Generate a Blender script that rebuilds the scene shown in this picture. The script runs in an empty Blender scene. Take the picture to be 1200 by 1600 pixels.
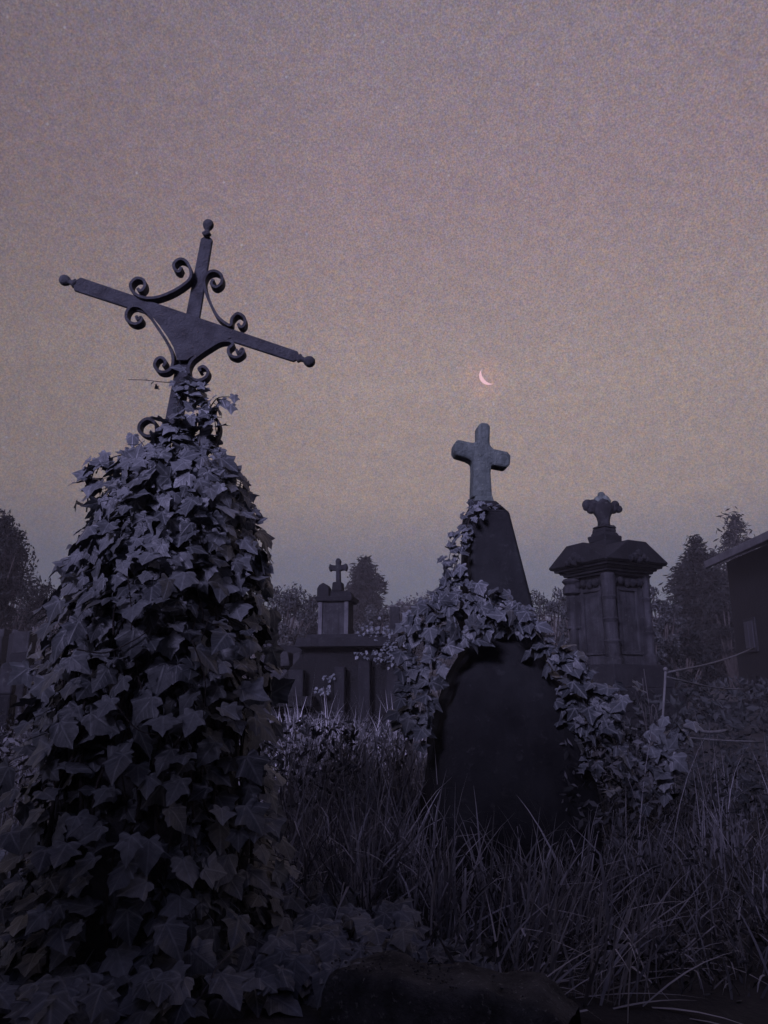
import bpy, math, random
import numpy as np
from mathutils import Vector, Matrix

rng = np.random.default_rng(7)
random.seed(7)
R = math.radians
scene = bpy.context.scene
COL = scene.collection

# ------------------------------------------------------------------ camera
CAM_Z = 0.65
PITCH = R(13.6)
F = 26.0 / 36.0 * 1600.0
CP, SP = math.cos(PITCH), math.sin(PITCH)

def ray(px, py):
    xc, yc = (px - 600) / F, (800 - py) / F
    return np.array([xc, CP - yc * SP, SP + yc * CP])

def P(px, py, Y):
    d = ray(px, py)
    t = Y / d[1]
    return np.array([0, 0, CAM_Z]) + d * t

def PZ(px, py, z):
    d = ray(px, py)
    t = (z - CAM_Z) / d[2]
    return np.array([0, 0, CAM_Z]) + d * t

def mpp(Y):            # metres per photo pixel at depth Y
    return Y / F

cam_data = bpy.data.cameras.new("camera")
cam = bpy.data.objects.new("camera", cam_data)
COL.objects.link(cam)
cam.location = (0, 0, CAM_Z)
cam.rotation_euler = (math.pi / 2 + PITCH, 0, 0)
cam_data.sensor_fit = 'VERTICAL'
cam_data.sensor_height = 36
cam_data.lens = 26
cam_data.clip_start = 0.05
cam_data.clip_end = 4000
scene.camera = cam

# ------------------------------------------------------------------ terrain
def noise2(x, y):
    return (np.sin(x * 1.7 + 0.6 * np.sin(y * 1.3)) * np.cos(y * 1.9 + 0.5) * 0.5
            + np.sin(x * 4.1 + 1.3) * np.sin(y * 3.7 + 2.1) * 0.25)

def ground_h(x, y):
    x = np.asarray(x, float); y = np.asarray(y, float)
    h = 0.045 * np.clip(y - 2.5, 0, 60) + 0.03 * noise2(x * 1.5, y * 1.5)
    h = h + np.clip((y - 60) / 120, 0, 1) ** 2 * 14
    s = np.clip((1.12 - y) / 0.22, 0, 1)
    s = s * s * (3 - 2 * s)
    return h * (1 - s) + (-0.92 + 0.012 * noise2(x * 3, y * 3)) * s

# ------------------------------------------------------------------ helpers
def tag(o, label=None, cat=None, group=None, kind=None):
    if label: o["label"] = label
    if cat: o["category"] = cat
    if group: o["group"] = group
    if kind: o["kind"] = kind
    return o

def empty(name, loc=(0, 0, 0), rz=0.0, label=None, cat=None, group=None):
    o = bpy.data.objects.new(name, None)
    COL.objects.link(o)
    o.location = loc
    o.rotation_euler = (0, 0, rz)
    return tag(o, label, cat, group)

class MB:
    def __init__(s):
        s.v, s.f, s.r, s.uv, s.n = [], [], [], [], 0
    def add(s, V, Fc, rnd=0.5, uv=None):
        V = np.asarray(V, float)
        s.v.append(V)
        Fc = [tuple(int(i) + s.n for i in f) for f in Fc]
        s.f.extend(Fc)
        if np.isscalar(rnd):
            s.r.extend([rnd] * len(Fc))
        else:
            s.r.extend(list(rnd))
        s.uv.append(np.zeros((len(V), 2)) if uv is None else np.asarray(uv, float))
        s.n += len(V)
    def build(s, name, mat, parent=None, smooth=False, bevel=0.0, loc=None, rz=0.0):
        me = bpy.data.meshes.new(name)
        V = np.concatenate(s.v) if s.v else np.zeros((0, 3))
        me.from_pydata(V.tolist(), [], s.f)
        UV = np.concatenate(s.uv)
        if UV.any():
            lay = me.uv_layers.new(name="leaf")
            idx = np.empty(len(me.loops), np.int32)
            me.loops.foreach_get("vertex_index", idx)
            lay.data.foreach_set("uv", UV[idx].astype(np.float32).ravel())
        at = me.attributes.new("rnd", 'FLOAT', 'FACE')
        at.data.foreach_set("value", np.asarray(s.r, np.float32))
        if smooth:
            me.polygons.foreach_set("use_smooth", np.ones(len(me.polygons), bool))
        me.materials.append(mat)
        me.update()
        o = bpy.data.objects.new(name, me)
        COL.objects.link(o)
        if parent is not None: o.parent = parent
        if loc is not None: o.location = loc
        o.rotation_euler = (0, 0, rz)
        if bevel > 0:
            m = o.modifiers.new("edge", 'BEVEL')
            m.width = bevel; m.segments = 2; m.limit_method = 'ANGLE'; m.angle_limit = R(35)
        return o

BOXF = [(0, 3, 2, 1), (4, 5, 6, 7), (0, 1, 5, 4), (1, 2, 6, 5), (2, 3, 7, 6), (3, 0, 4, 7)]
def box(mb, c, s, taper=1.0, rz=0.0, rnd=0.5, jit=0.0):
    cx, cy, cz = c
    hx, hy, hz = s[0] / 2, s[1] / 2, s[2] / 2
    V = np.array([(-hx, -hy, -hz), (hx, -hy, -hz), (hx, hy, -hz), (-hx, hy, -hz),
                  (-hx * taper, -hy * taper, hz), (hx * taper, -hy * taper, hz), (hx * taper, hy * taper, hz), (-hx * taper, hy * taper, hz)])
    if jit: V += rng.normal(0, jit, V.shape)
    ca, sa = math.cos(rz), math.sin(rz)
    V = np.stack([V[:, 0] * ca - V[:, 1] * sa, V[:, 0] * sa + V[:, 1] * ca, V[:, 2]], 1) + np.array(c)
    mb.add(V, BOXF, rnd)

def lathe(mb, prof, base, axis=(0, 0, 1), seg=14, rnd=0.5, sq=None):
    axis = Vector(axis).normalized()
    q = Vector((0, 0, 1)).rotation_difference(axis).to_matrix()
    V, Fc = [], []
    for (r, h) in prof:
        for k in range(seg):
            a = 2 * math.pi * k / seg
            p = q @ Vector((r * math.cos(a), r * math.sin(a), h))
            V.append((p.x + base[0], p.y + base[1], p.z + base[2]))
    for i in range(len(prof) - 1):
        for k in range(seg):
            k2 = (k + 1) % seg
            Fc.append((i * seg + k, i * seg + k2, (i + 1) * seg + k2, (i + 1) * seg + k))
    Fc.append(tuple(range(seg))[::-1])
    Fc.append(tuple((len(prof) - 1) * seg + k for k in range(seg)))
    mb.add(V, Fc, rnd)

def prism(mb, poly, y0, y1, rnd=0.5):
    """poly: (x,z) list, extruded from y0 (front) to y1 (back)"""
    n = len(poly)
    V = [(p[0], y0, p[1]) for p in poly] + [(p[0], y1, p[1]) for p in poly]
    Fc = [tuple(range(n)), tuple(range(2 * n - 1, n - 1, -1))]
    for k in range(n):
        k2 = (k + 1) % n
        Fc.append((k2, k, n + k, n + k2))
    mb.add(V, Fc, rnd)

def catmull(pts, per=8):
    pts = [np.asarray(p, float) for p in pts]
    pts = [2 * pts[0] - pts[1]] + pts + [2 * pts[-1] - pts[-2]]
    out = []
    for i in range(1, len(pts) - 2):
        p0, p1, p2, p3 = pts[i - 1:i + 3]
        for k in range(per):
            t = k / per
            out.append(0.5 * (2 * p1 + (p2 - p0) * t + (2 * p0 - 5 * p1 + 4 * p2 - p3) * t * t + (3 * p1 - p0 - 3 * p2 + p3) * t ** 3))
    out.append(pts[-2])
    return np.array(out)

def tube(mb, pts, r0, r1=None, seg=5, rnd=0.5):
    pts = np.asarray(pts, float)
    n = len(pts)
    r1 = r0 if r1 is None else r1
    V, Fc = [], []
    for i in range(n):
        t = pts[min(i + 1, n - 1)] - pts[max(i - 1, 0)]
        t = t / (np.linalg.norm(t) + 1e-9)
        a = np.cross(t, [0.13, 0.31, 0.94]) if abs(t[2]) < 0.95 else np.cross(t, [1, 0, 0])
        a /= np.linalg.norm(a) + 1e-9
        b = np.cross(t, a)
        r = r0 + (r1 - r0) * i / max(n - 1, 1)
        for k in range(seg):
            an = 2 * math.pi * k / seg
            V.append(pts[i] + r * (math.cos(an) * a + math.sin(an) * b))
    for i in range(n - 1):
        for k in range(seg):
            k2 = (k + 1) % seg
            Fc.append((i * seg + k, i * seg + k2, (i + 1) * seg + k2, (i + 1) * seg + k))
    Fc.append(tuple(range(seg))[::-1]); Fc.append(tuple((n - 1) * seg + k for k in range(seg)))
    mb.add(V, Fc, rnd)

def ribbon(mb, pts2, y0, depth, thick):
    """flat iron strap bent in the XZ plane"""
    n = len(pts2)
    V, Fc = [], []
    for i in range(n):
        t = pts2[min(i + 1, n - 1)] - pts2[max(i - 1, 0)]
        t = t / (np.linalg.norm(t) + 1e-9)
        nn = np.array([-t[1], t[0]]) * thick / 2
        a, b = pts2[i] + nn, pts2[i] - nn
        V += [(a[0], y0 - depth / 2, a[1]), (b[0], y0 - depth / 2, b[1]), (b[0], y0 + depth / 2, b[1]), (a[0], y0 + depth / 2, a[1])]
    for i in range(n - 1):
        for k in range(4):
            k2 = (k + 1) % 4
            Fc.append((i * 4 + k, i * 4 + k2, (i + 1) * 4 + k2, (i + 1) * 4 + k))
    Fc.append((3, 2, 1, 0)); Fc.append(tuple((n - 1) * 4 + k for k in range(4)))
    mb.add(V, Fc)

def unit(a):
    a = np.asarray(a, float)
    return a / (np.linalg.norm(a, axis=-1, keepdims=True) + 1e-9)

# ------------------------------------------------------------------ materials
def newmat(name):
    m = bpy.data.materials.new(name)
    m.use_nodes = True
    nt = m.node_tree
    b = nt.nodes["Principled BSDF"]
    return m, nt, b

def N(nt, t, **kw):
    n = nt.nodes.new(t)
    for k, v in kw.items(): setattr(n, k, v)
    return n

def math_n(nt, op, a, b=None, clamp=False):
    n = N(nt, 'ShaderNodeMath', operation=op)
    n.use_clamp = clamp
    for i, x in enumerate((a, b)):
        if x is None: continue
        if isinstance(x, (int, float)): n.inputs[i].default_value = x
        else: nt.links.new(x, n.inputs[i])
    return n.outputs[0]

def mixcol(nt, fac, a, b, blend='MIX'):
    n = N(nt, 'ShaderNodeMix', data_type='RGBA', blend_type=blend)
    if isinstance(fac, (int, float)): n.inputs[0].default_value = fac
    else: nt.links.new(fac, n.inputs[0])
    for i, x in ((6, a), (7, b)):
        if isinstance(x, tuple): n.inputs[i].default_value = (*x, 1)
        else: nt.links.new(x, n.inputs[i])
    return n.outputs[2]

def ramp(nt, fac, stops):
    n = N(nt, 'ShaderNodeValToRGB')
    while len(n.color_ramp.elements) < len(stops): n.color_ramp.elements.new(0.5)
    for e, (p, c) in zip(n.color_ramp.elements, stops):
        e.position = p
        e.color = (*c, 1) if isinstance(c, tuple) else (c, c, c, 1)
    nt.links.new(fac, n.inputs[0])
    return n.outputs[0]

def noise_t(nt, vec, scale, detail=5, rough=0.6):
    n = N(nt, 'ShaderNodeTexNoise')
    n.inputs['Scale'].default_value = scale
    n.inputs['Detail'].default_value = detail
    n.inputs['Roughness'].default_value = rough
    nt.links.new(vec, n.inputs['Vector'])
    return n

def stone(name, base, dark, lichen, scale=8.0, bump=0.5, streak=0.5, rough=0.9):
    m, nt, b = newmat(name)
    tc = N(nt, 'ShaderNodeTexCoord').outputs['Object']
    n1 = noise_t(nt, tc, scale)
    n2 = noise_t(nt, tc, scale * 5, 6, 0.7)
    mp = N(nt, 'ShaderNodeMapping')
    mp.inputs['Scale'].default_value = (18, 18, 1.2)
    nt.links.new(tc, mp.inputs['Vector'])
    n3 = noise_t(nt, mp.outputs[0], 2.0, 4)
    c = mixcol(nt, ramp(nt, n1.outputs[0], [(0.35, 0.0), (0.65, 1.0)]), dark, base)
    c = mixcol(nt, math_n(nt, 'MULTIPLY', ramp(nt, n3.outputs[0], [(0.45, 0.0), (0.7, 1.0)]), streak), c, dark)
    c = mixcol(nt, ramp(nt, n2.outputs[0], [(0.58, 0.0), (0.68, 0.7)]), c, lichen)
    nt.links.new(c, b.inputs['Base Color'])
    b.inputs['Roughness'].default_value = rough
    b.inputs['Specular IOR Level'].default_value = 0.2
    bp = N(nt, 'ShaderNodeBump')
    bp.inputs['Strength'].default_value = bump
    bp.inputs['Distance'].default_value = 0.015
    nt.links.new(math_n(nt, 'ADD', n1.outputs[0], n2.outputs[0]), bp.inputs['Height'])
    nt.links.new(bp.outputs[0], b.inputs['Normal'])
    return m

def leafmat(name, dark, light, rough=0.5, spec=0.35, veins=False, trans=0.0):
    m, nt, b = newmat(name)
    at = N(nt, 'ShaderNodeAttribute', attribute_name="rnd").outputs['Fac']
    c = mixcol(nt, at, dark, light)
    tc = N(nt, 'ShaderNodeTexCoord')
    if veins:
        uv = N(nt, 'ShaderNodeSeparateXYZ')
        nt.links.new(tc.outputs['UV'], uv.inputs[0])
        x = math_n(nt, 'ABSOLUTE', math_n(nt, 'MULTIPLY', math_n(nt, 'SUBTRACT', uv.outputs[0], 0.5), 2.0))
        y = math_n(nt, 'MULTIPLY', math_n(nt, 'SUBTRACT', uv.outputs[1], 0.5), 2.0)
        v = None
        for ang in (0, 48, 100):
            dx, dy = math.sin(R(ang)), math.cos(R(ang))
            perp = math_n(nt, 'ABSOLUTE', math_n(nt, 'SUBTRACT', math_n(nt, 'MULTIPLY', x, dy), math_n(nt, 'MULTIPLY', y, dx)))
            along = math_n(nt, 'ADD', math_n(nt, 'MULTIPLY', x, dx), math_n(nt, 'MULTIPLY', y, dy))
            w = math_n(nt, 'SUBTRACT', 1.0, math_n(nt, 'DIVIDE', perp, 0.05), True)
            w = math_n(nt, 'MULTIPLY', w, math_n(nt, 'GREATER_THAN', along, 0.0))
            v = w if v is None else math_n(nt, 'MAXIMUM', v, w)
        # side veins
        sv = math_n(nt, 'FRACT', math_n(nt, 'MULTIPLY', math_n(nt, 'SUBTRACT', y, math_n(nt, 'MULTIPLY', x, 0.9)), 6.0))
        sv = math_n(nt, 'SUBTRACT', 1.0, math_n(nt, 'DIVIDE', math_n(nt, 'ABSOLUTE', math_n(nt, 'SUBTRACT', sv, 0.5)), 0.14), True)
        v = math_n(nt, 'MAXIMUM', v, math_n(nt, 'MULTIPLY', sv, 0.35))
        c = mixcol(nt, math_n(nt, 'MULTIPLY', v, 0.42), c, tuple(min(1, k * 1.9 + 0.02) for k in light))
        nn = noise_t(nt, tc.outputs['Object'], 60, 3)
        c = mixcol(nt, ramp(nt, nn.outputs[0], [(0.4, 0.0), (0.7, 0.45)]), c, dark)
        bp = N(nt, 'ShaderNodeBump')
        bp.inputs['Strength'].default_value = 0.35
        bp.inputs['Distance'].default_value = 0.004
        nt.links.new(math_n(nt, 'SUBTRACT', nn.outputs[0], math_n(nt, 'MULTIPLY', v, 0.6)), bp.inputs['Height'])
        nt.links.new(bp.outputs[0], b.inputs['Normal'])
    nt.links.new(c, b.inputs['Base Color'])
    b.inputs['Roughness'].default_value = rough
    b.inputs['Specular IOR Level'].default_value = spec
    return m

M = {}
M['ivy'] = leafmat("ivy leaf", (0.035, 0.04, 0.045), (0.16, 0.17, 0.175), 0.45, 0.4, veins=True)
M['weed'] = leafmat("weed leaf", (0.016, 0.018, 0.018), (0.15, 0.15, 0.155), 0.6, 0.1)
M['blade'] = leafmat("grass blade", (0.08, 0.08, 0.085), (0.46, 0.45, 0.47), 0.65, 0.2)
M['tree'] = leafmat("broad foliage", (0.010, 0.012, 0.012), (0.06, 0.064, 0.064), 0.6, 0.2)
M['conifer'] = leafmat("conifer spray", (0.005, 0.006, 0.006), (0.013, 0.0145, 0.014), 0.7, 0.15)
M['twig'] = stone("bark", (0.07, 0.06, 0.055), (0.03, 0.026, 0.024), (0.1, 0.1, 0.09), 14, 0.6)
M['deadtwig'] = stone("dry twig bark", (0.14, 0.13, 0.13), (0.07, 0.065, 0.065), (0.17, 0.17, 0.16), 14, 0.6)
M['soil'] = stone("soil and moss", (0.05, 0.048, 0.047), (0.028, 0.027, 0.026), (0.07, 0.073, 0.066), 3, 0.8, 0.0)
M['hill'] = stone("far woodland", (0.05, 0.055, 0.05), (0.025, 0.028, 0.026), (0.07, 0.07, 0.065), 0.4, 0.8, 0.0)
M['path'] = stone("path gravel", (0.12, 0.115, 0.11), (0.06, 0.055, 0.05), (0.16, 0.16, 0.15), 20, 0.8, 0.0)
M['greystone'] = stone("weathered grey stone", (0.105, 0.105, 0.108), (0.03, 0.03, 0.034), (0.15, 0.155, 0.14), 6, 0.6, 0.7)
M['drabstone'] = stone("dark sandstone", (0.038, 0.038, 0.041), (0.012, 0.012, 0.013), (0.06, 0.063, 0.058), 6, 0.7, 0.8)  # dark tone with darker streaks and paler flecks
M['cairnstone'] = stone("mossy cairn stone", (0.085, 0.085, 0.085), (0.045, 0.045, 0.045), (0.11, 0.115, 0.10), 9, 0.8, 0.3)
M['blackstone'] = stone("near-black stone", (0.009, 0.009, 0.010), (0.005, 0.005, 0.005), (0.022, 0.023, 0.022), 7, 0.8, 0.5)  # near-black tone with small paler flecks
M['darkstone'] = stone("blackened stone", (0.017, 0.017, 0.019), (0.008, 0.008, 0.009), (0.034, 0.036, 0.034), 6, 0.6, 0.7)
M['palestone'] = stone("pale lichened stone", (0.15, 0.175, 0.16), (0.07, 0.085, 0.08), (0.2, 0.23, 0.18), 14, 1.0, 0.6)
M['granite'] = stone("dark polished granite", (0.026, 0.027, 0.028), (0.015, 0.015, 0.016), (0.04, 0.042, 0.042), 5, 0.5, 0.4, 0.95)
M['granite'].node_tree.nodes['Principled BSDF'].inputs['Specular IOR Level'].default_value = 0.05
M['headstone'] = stone("light headstone", (0.10, 0.10, 0.10), (0.045, 0.045, 0.047), (0.14, 0.14, 0.13), 7, 0.5, 0.5)
M['kerb'] = stone("mossy kerb stone", (0.11, 0.11, 0.11), (0.04, 0.04, 0.04), (0.3, 0.3, 0.29), 16, 1.0, 0.0)
M['roof'] = stone("slate roof sheet", (0.10, 0.10, 0.105), (0.055, 0.055, 0.06), (0.14, 0.14, 0.135), 4, 0.4, 0.3)
M['wall'] = stone("black wall boards", (0.005, 0.005, 0.0055), (0.003, 0.003, 0.003), (0.009, 0.009, 0.0095), 5, 0.5, 0.8)  # near-black tone all over the wall
M['iron'] = stone("painted wrought iron", (0.075, 0.078, 0.085), (0.04, 0.04, 0.044), (0.13, 0.105, 0.09), 22, 0.8, 0.3, 0.6)
M['rail'] = stone("grey iron rail", (0.13, 0.13, 0.13), (0.07, 0.07, 0.07), (0.15, 0.14, 0.13), 30, 0.3, 0.3, 0.6)
mm, nt, b = newmat("window glass")
b.inputs['Base Color'].default_value = (0.03, 0.03, 0.035, 1); b.inputs['Roughness'].default_value = 0.15
M['glass'] = mm
mm, nt, b = newmat("moonlight")
e = N(nt, 'ShaderNodeEmission')
e.inputs['Color'].default_value = (0.80, 0.50, 0.56, 1); e.inputs['Strength'].default_value = 1.1
nt.links.new(e.outputs[0], nt.nodes['Material Output'].inputs['Surface'])
M['moon'] = mm

# ------------------------------------------------------------------ foliage templates
def leaf_template(k):
    r = np.random.default_rng(100 + k)
    half = [(0.0, 0.0), (0.12, -0.09), (0.29, -0.13), (0.43, -0.03), (0.40, 0.08), (0.37, 0.17), (0.49, 0.26), (0.61, 0.42),
            (0.45, 0.465), (0.30 + r.uniform(-0.05, 0.04), 0.53), (0.245, 0.66), (0.13, 0.85), (0.0, 1.04)]
    dp = r.uniform(-0.03, 0.09)
    half = [(x + dp if i in (5, 9, 10) else x, y) for i, (x, y) in enumerate(half)]
    lat, bas = r.uniform(0.78, 1.12), r.uniform(0.75, 1.05)
    pts = []
    for i, (x, y) in enumerate(half):
        if i in (6, 7, 8): x, y = x * lat, y * (0.9 + 0.1 * lat)
        if i in (2, 3, 4): x, y = x * bas, y
        pts.append((x, y))
    left = [(-x * r.uniform(0.85, 1.1), y + r.normal(0, 0.02)) for (x, y) in pts[1:-1]][::-1]
    out = np.array(pts + left)
    n = len(out)
    C = np.array([0.0, 0.24])
    inner = C + (out - C) * 0.55
    V2 = np.concatenate([[C], inner, out])
    curl, fold, droop = r.uniform(-0.1, 0.8), r.uniform(0.0, 0.5), r.uniform(0.0, 0.6)
    d = V2 - C
    ang = np.arctan2(d[:, 0], d[:, 1])
    rad = np.linalg.norm(d, axis=1)
    z = -curl * d[:, 0] ** 2 - droop * np.clip(d[:, 1], 0, 2) ** 2 + fold * np.abs(d[:, 0]) * 0.5 + 0.05 * rad * np.cos(ang * 5 + r.uniform(0, 1))
    z += r.normal(0, 0.012, len(z))
    V = np.column_stack([V2, z])
    Fc = []
    for i in range(n):
        j = (i + 1) % n
        Fc.append((0, 1 + j, 1 + i))
        Fc.append((1 + i, 1 + j, 1 + n + j, 1 + n + i))
    uv = V2 * 0.5 + 0.5
    return V, Fc, uv
LEAVES = [leaf_template(k) for k in range(18)]

def add_leaf(mb, pos, tip, normal, size, rnd):
    V, Fc, uv = LEAVES[rng.integers(len(LEAVES))]
    nrm = unit(normal)
    tip = tip - nrm * np.dot(tip, nrm)
    tip = unit(tip)
    side = np.cross(tip, nrm)
    zs = rng.uniform(0.6, 1.5)
    W = pos + size * (V[:, :1] * side + V[:, 1:2] * tip + V[:, 2:3] * zs * nrm)
    mb.add(W, Fc, rnd, uv)

def rand_leaf(mb, pos, outward, size, up=(0.3, 1.0), twist=0.6, rnd=None):
    o = unit(outward)
    nrm = unit(o * rng.uniform(0.4, 1.0) + np.array([0, 0, 1]) * rng.uniform(*up) + rng.normal(0, 0.3, 3))
    tip = np.array([0, 0, -1.0]) + o * 0.35 + rng.normal(0, twist, 3)
    add_leaf(mb, pos, tip, nrm, size, rng.uniform(0.1, 1.0) if rnd is None else rnd)

def quads(mb, C, size, elong=1.0, axis=None, spread=1.0, rnd=None, flat=0.0):
    """many small folded leaf diamonds, centre C (n,3)"""
    C = np.asarray(C, float)
    n = len(C)
    if n == 0: return
    t = rng.normal(0, 1, (n, 3)) * spread
    if axis is not None: t = t + axis
    t = unit(t)
    w = rng.normal(0, 1, (n, 3)); w[:, 2] *= (1 - flat)
    s = unit(np.cross(t, w))
    nn = np.cross(t, s)
    sz = (np.ones(n) * size * rng.uniform(0.6, 1.4, n))[:, None]
    a = C - t * sz * elong * 0.5
    b = C + s * sz * 0.32 + nn * sz * 0.08
    c = C + t * sz * elong * 0.5
    d = C - s * sz * 0.32 + nn * sz * 0.08
    V = np.stack([a, b, c, d], 1).reshape(-1, 3)
    I = np.arange(n)[:, None] * 4
    Fc = np.concatenate([I + np.array([0, 1, 2]), I + np.array([0, 2, 3])])
    r = rng.uniform(0, 1, n) if rnd is None else rnd
    mb.add(V, Fc.tolist(), np.concatenate([r, r]))

def blades(mb, base, length, width, lean_dir, lean, curl, rnd, seg=6):
    base = np.asarray(base, float); n = len(base)
    s = np.linspace(0, 1, seg + 1)
    d = unit(np.column_stack([lean_dir, np.zeros(n)]))
    side = np.column_stack([-d[:, 1], d[:, 0], np.zeros(n)])
    rot = rng.uniform(-1.2, 1.2, n)[:, None]
    side = side * np.cos(rot) + d * np.sin(rot)
    ang = lean[:, None] + curl[:, None] * s[None, :] ** 1.5            # angle off vertical
    kink = (rng.uniform(0, 1, n) < 0.3) * rng.uniform(0.6, 1.9, n)
    ang = ang + kink[:, None] * (s[None, :] > rng.uniform(0.35, 0.8, n)[:, None])
    dx = np.concatenate([np.zeros((n, 1)), np.cumsum(np.sin(ang[:, :-1]), 1)], 1) / seg
    dz = np.concatenate([np.zeros((n, 1)), np.cumsum(np.cos(ang[:, :-1]), 1)], 1) / seg
    ctr = base[:, None, :] + (dx * length[:, None])[:, :, None] * d[:, None, :]
    ctr[:, :, 2] += dz * length[:, None]
    w = width[:, None] * np.clip(np.minimum(0.55 + s * 1.6, (1 - s) * 1.7), 0.04, 1)[None, :]
    A = ctr - side[:, None, :] * w[:, :, None] * 0.5
    B = ctr + side[:, None, :] * w[:, :, None] * 0.5
    V = np.stack([A, B], 2).reshape(n, -1, 3)
    k = V.shape[1]
    one = np.array([(2 * i, 2 * i + 1, 2 * i + 3, 2 * i + 2) for i in range(seg)])
    Fc = (np.arange(n)[:, None, None] * k + one[None]).reshape(-1, 4)
    mb.add(V.reshape(-1, 3), Fc.tolist(), np.repeat(rnd, seg))

# ================================================================== GROUND
gx = np.concatenate([np.linspace(-400, -14, 24), np.linspace(-12, 12, 121), np.linspace(14, 400, 24)])
gy = np.concatenate([np.linspace(-40, -1, 16), np.linspace(-0.6, 12, 160), np.linspace(13, 60, 30), np.linspace(66, 500, 24)])
GX, GY = np.meshgrid(gx, gy)
GZ = ground_h(GX, GY)
nxx, nyy = len(gx), len(gy)
mb = MB()
idx = np.arange(nxx * nyy).reshape(nyy, nxx)
Fc = np.stack([idx[:-1, :-1], idx[:-1, 1:], idx[1:, 1:], idx[1:, :-1]], -1).reshape(-1, 4)
mb.add(np.column_stack([GX.ravel(), GY.ravel(), GZ.ravel()]), Fc.tolist())
tag(mb.build("ground", M['soil'], smooth=True), kind="structure")

# ================================================================== IRON CROSS MONUMENT (left)
YL = 2.0
def Z1(zx, zy): return (50 + zx / 2.6667, 320 + zy / 2.6667)
def Z8(zx, zy): return (100 + zx / 4.0, 340 + zy / 4.0)
def Z7(zx, zy): return (170 + zx / 5.217, 560 + zy / 5.217)
def XZ(p, Y=YL):
    q = P(p[0], p[1], Y)
    return np.array([q[0], q[2]])

base_l = P(245, 1300, YL)
gl = float(ground_h(base_l[0], YL))
cross = empty("grave_monument", (0, 0, 0), 0, "leaning wrought iron cross with scrolls rising from an ivy-smothered stone cairn", "grave monument")

PROF = [(712, 34), (722, 52), (736, 70), (760, 84), (800, 98), (860, 118), (930, 138), (1010, 146), (1100, 148), (1200, 154), (1300, 160), (1420, 172)]
prof = []
for (py, hw) in PROF:
    q = P(245, py, YL)
    prof.append((q[2], hw * mpp(YL)))
prof.append((gl - 0.05, 182 * mpp(YL)))
prof = np.array(prof[::-1])          # ascending z
CX = float(base_l[0])
def cxz(z):
    return CX - 0.027 * (1 - np.clip((z - 0.75) / 0.5, 0, 1))
def mound_r(z):
    return np.interp(z, prof[:, 0], prof[:, 1])

# stone cairn inside the ivy
mb = MB()
seg = 28
zs = np.linspace(gl - 0.05, prof[-1, 0] - 0.01, 26)
V, Fc = [], []
for i, z in enumerate(zs):
    for k in range(seg):
        a = 2 * math.pi * k / seg
        r = (mound_r(z) - 0.045) * (1 + 0.05 * math.sin(3 * a + z * 9) + 0.04 * math.sin(7 * a - z * 17))
        V.append((cxz(z) + r * math.sin(a), YL - r * math.cos(a), z))
for i in range(len(zs) - 1):
    for k in range(seg):
        k2 = (k + 1) % seg
        Fc.append((i * seg + k, i * seg + k2, (i + 1) * seg + k2, (i + 1) * seg + k))
Fc.append(tuple((len(zs) - 1) * seg + k for k in range(seg)))
mb.add(V, Fc)
mb.build("cairn", M['cairnstone'], cross, smooth=True)

def bar(name, a, b, w0, w1, depth, y0, parent=cross):
    A, B = XZ(a), XZ(b)
    t = (B - A) / np.linalg.norm(B - A); nn = np.array([-t[1], t[0]])
    k = mpp(YL) / 2
    mb = MB()
    poly = [A + nn * w0 * k, A + nn * w0 * k * 0.2 - t * 0.012, A - nn * w0 * k * 0.2 - t * 0.012, A - nn * w0 * k, B - nn * w1 * k, B - nn * w1 * k * 0.2 + t * 0.012, B + nn * w1 * k * 0.2 + t * 0.012, B + nn * w1 * k]
    prism(mb, poly, y0 - depth / 2, y0 + depth / 2)
    return mb.build(name, M['iron'], parent, bevel=0.003), A, B, t

def finial(at, t, parent):
    mb = MB()
    lathe(mb, [(0.0085, -0.002), (0.0145, 0.006), (0.0085, 0.013), (0.0075, 0.020), (0.013, 0.026), (0.0165, 0.034), (0.0165, 0.042), (0.012, 0.050), (0.004, 0.054)],
          (at[0], YL, at[1]), (t[0], 0, t[1]), 16)
    mb.build("finial", M['iron'], parent, smooth=True)

up, A, B, t = bar("upright", (268, 668), (322, 371), 30, 21, 0.013, YL + 0.0125)
finial(B + t * 0.006, t, up)
cb, A, B, t = bar("crossbar", (122, 445), (462, 558), 27, 20, 0.012, YL - 0.0015)
finial(A - t * 0.006, -t, cb)
finial(B + t * 0.006, t, cb)

# gusset plate filling the two lower quadrants
pl = [Z8(470, 545), Z8(600, 580), Z8(780, 630), Z8(850, 650), Z8(1000, 700), Z8(1050, 760), Z8(985, 782), Z8(915, 815), Z8(860, 850), Z8(800, 880), Z8(775, 900), Z8(712, 900), Z8(690, 820), Z8(650, 750), Z8(600, 680), Z8(545, 615)]
mb = MB()
prism(mb, [XZ(p) for p in pl], YL - 0.0105, YL - 0.0080)
mb.build("gusset_plate", M['iron'], cross, bevel=0.001)

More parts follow.
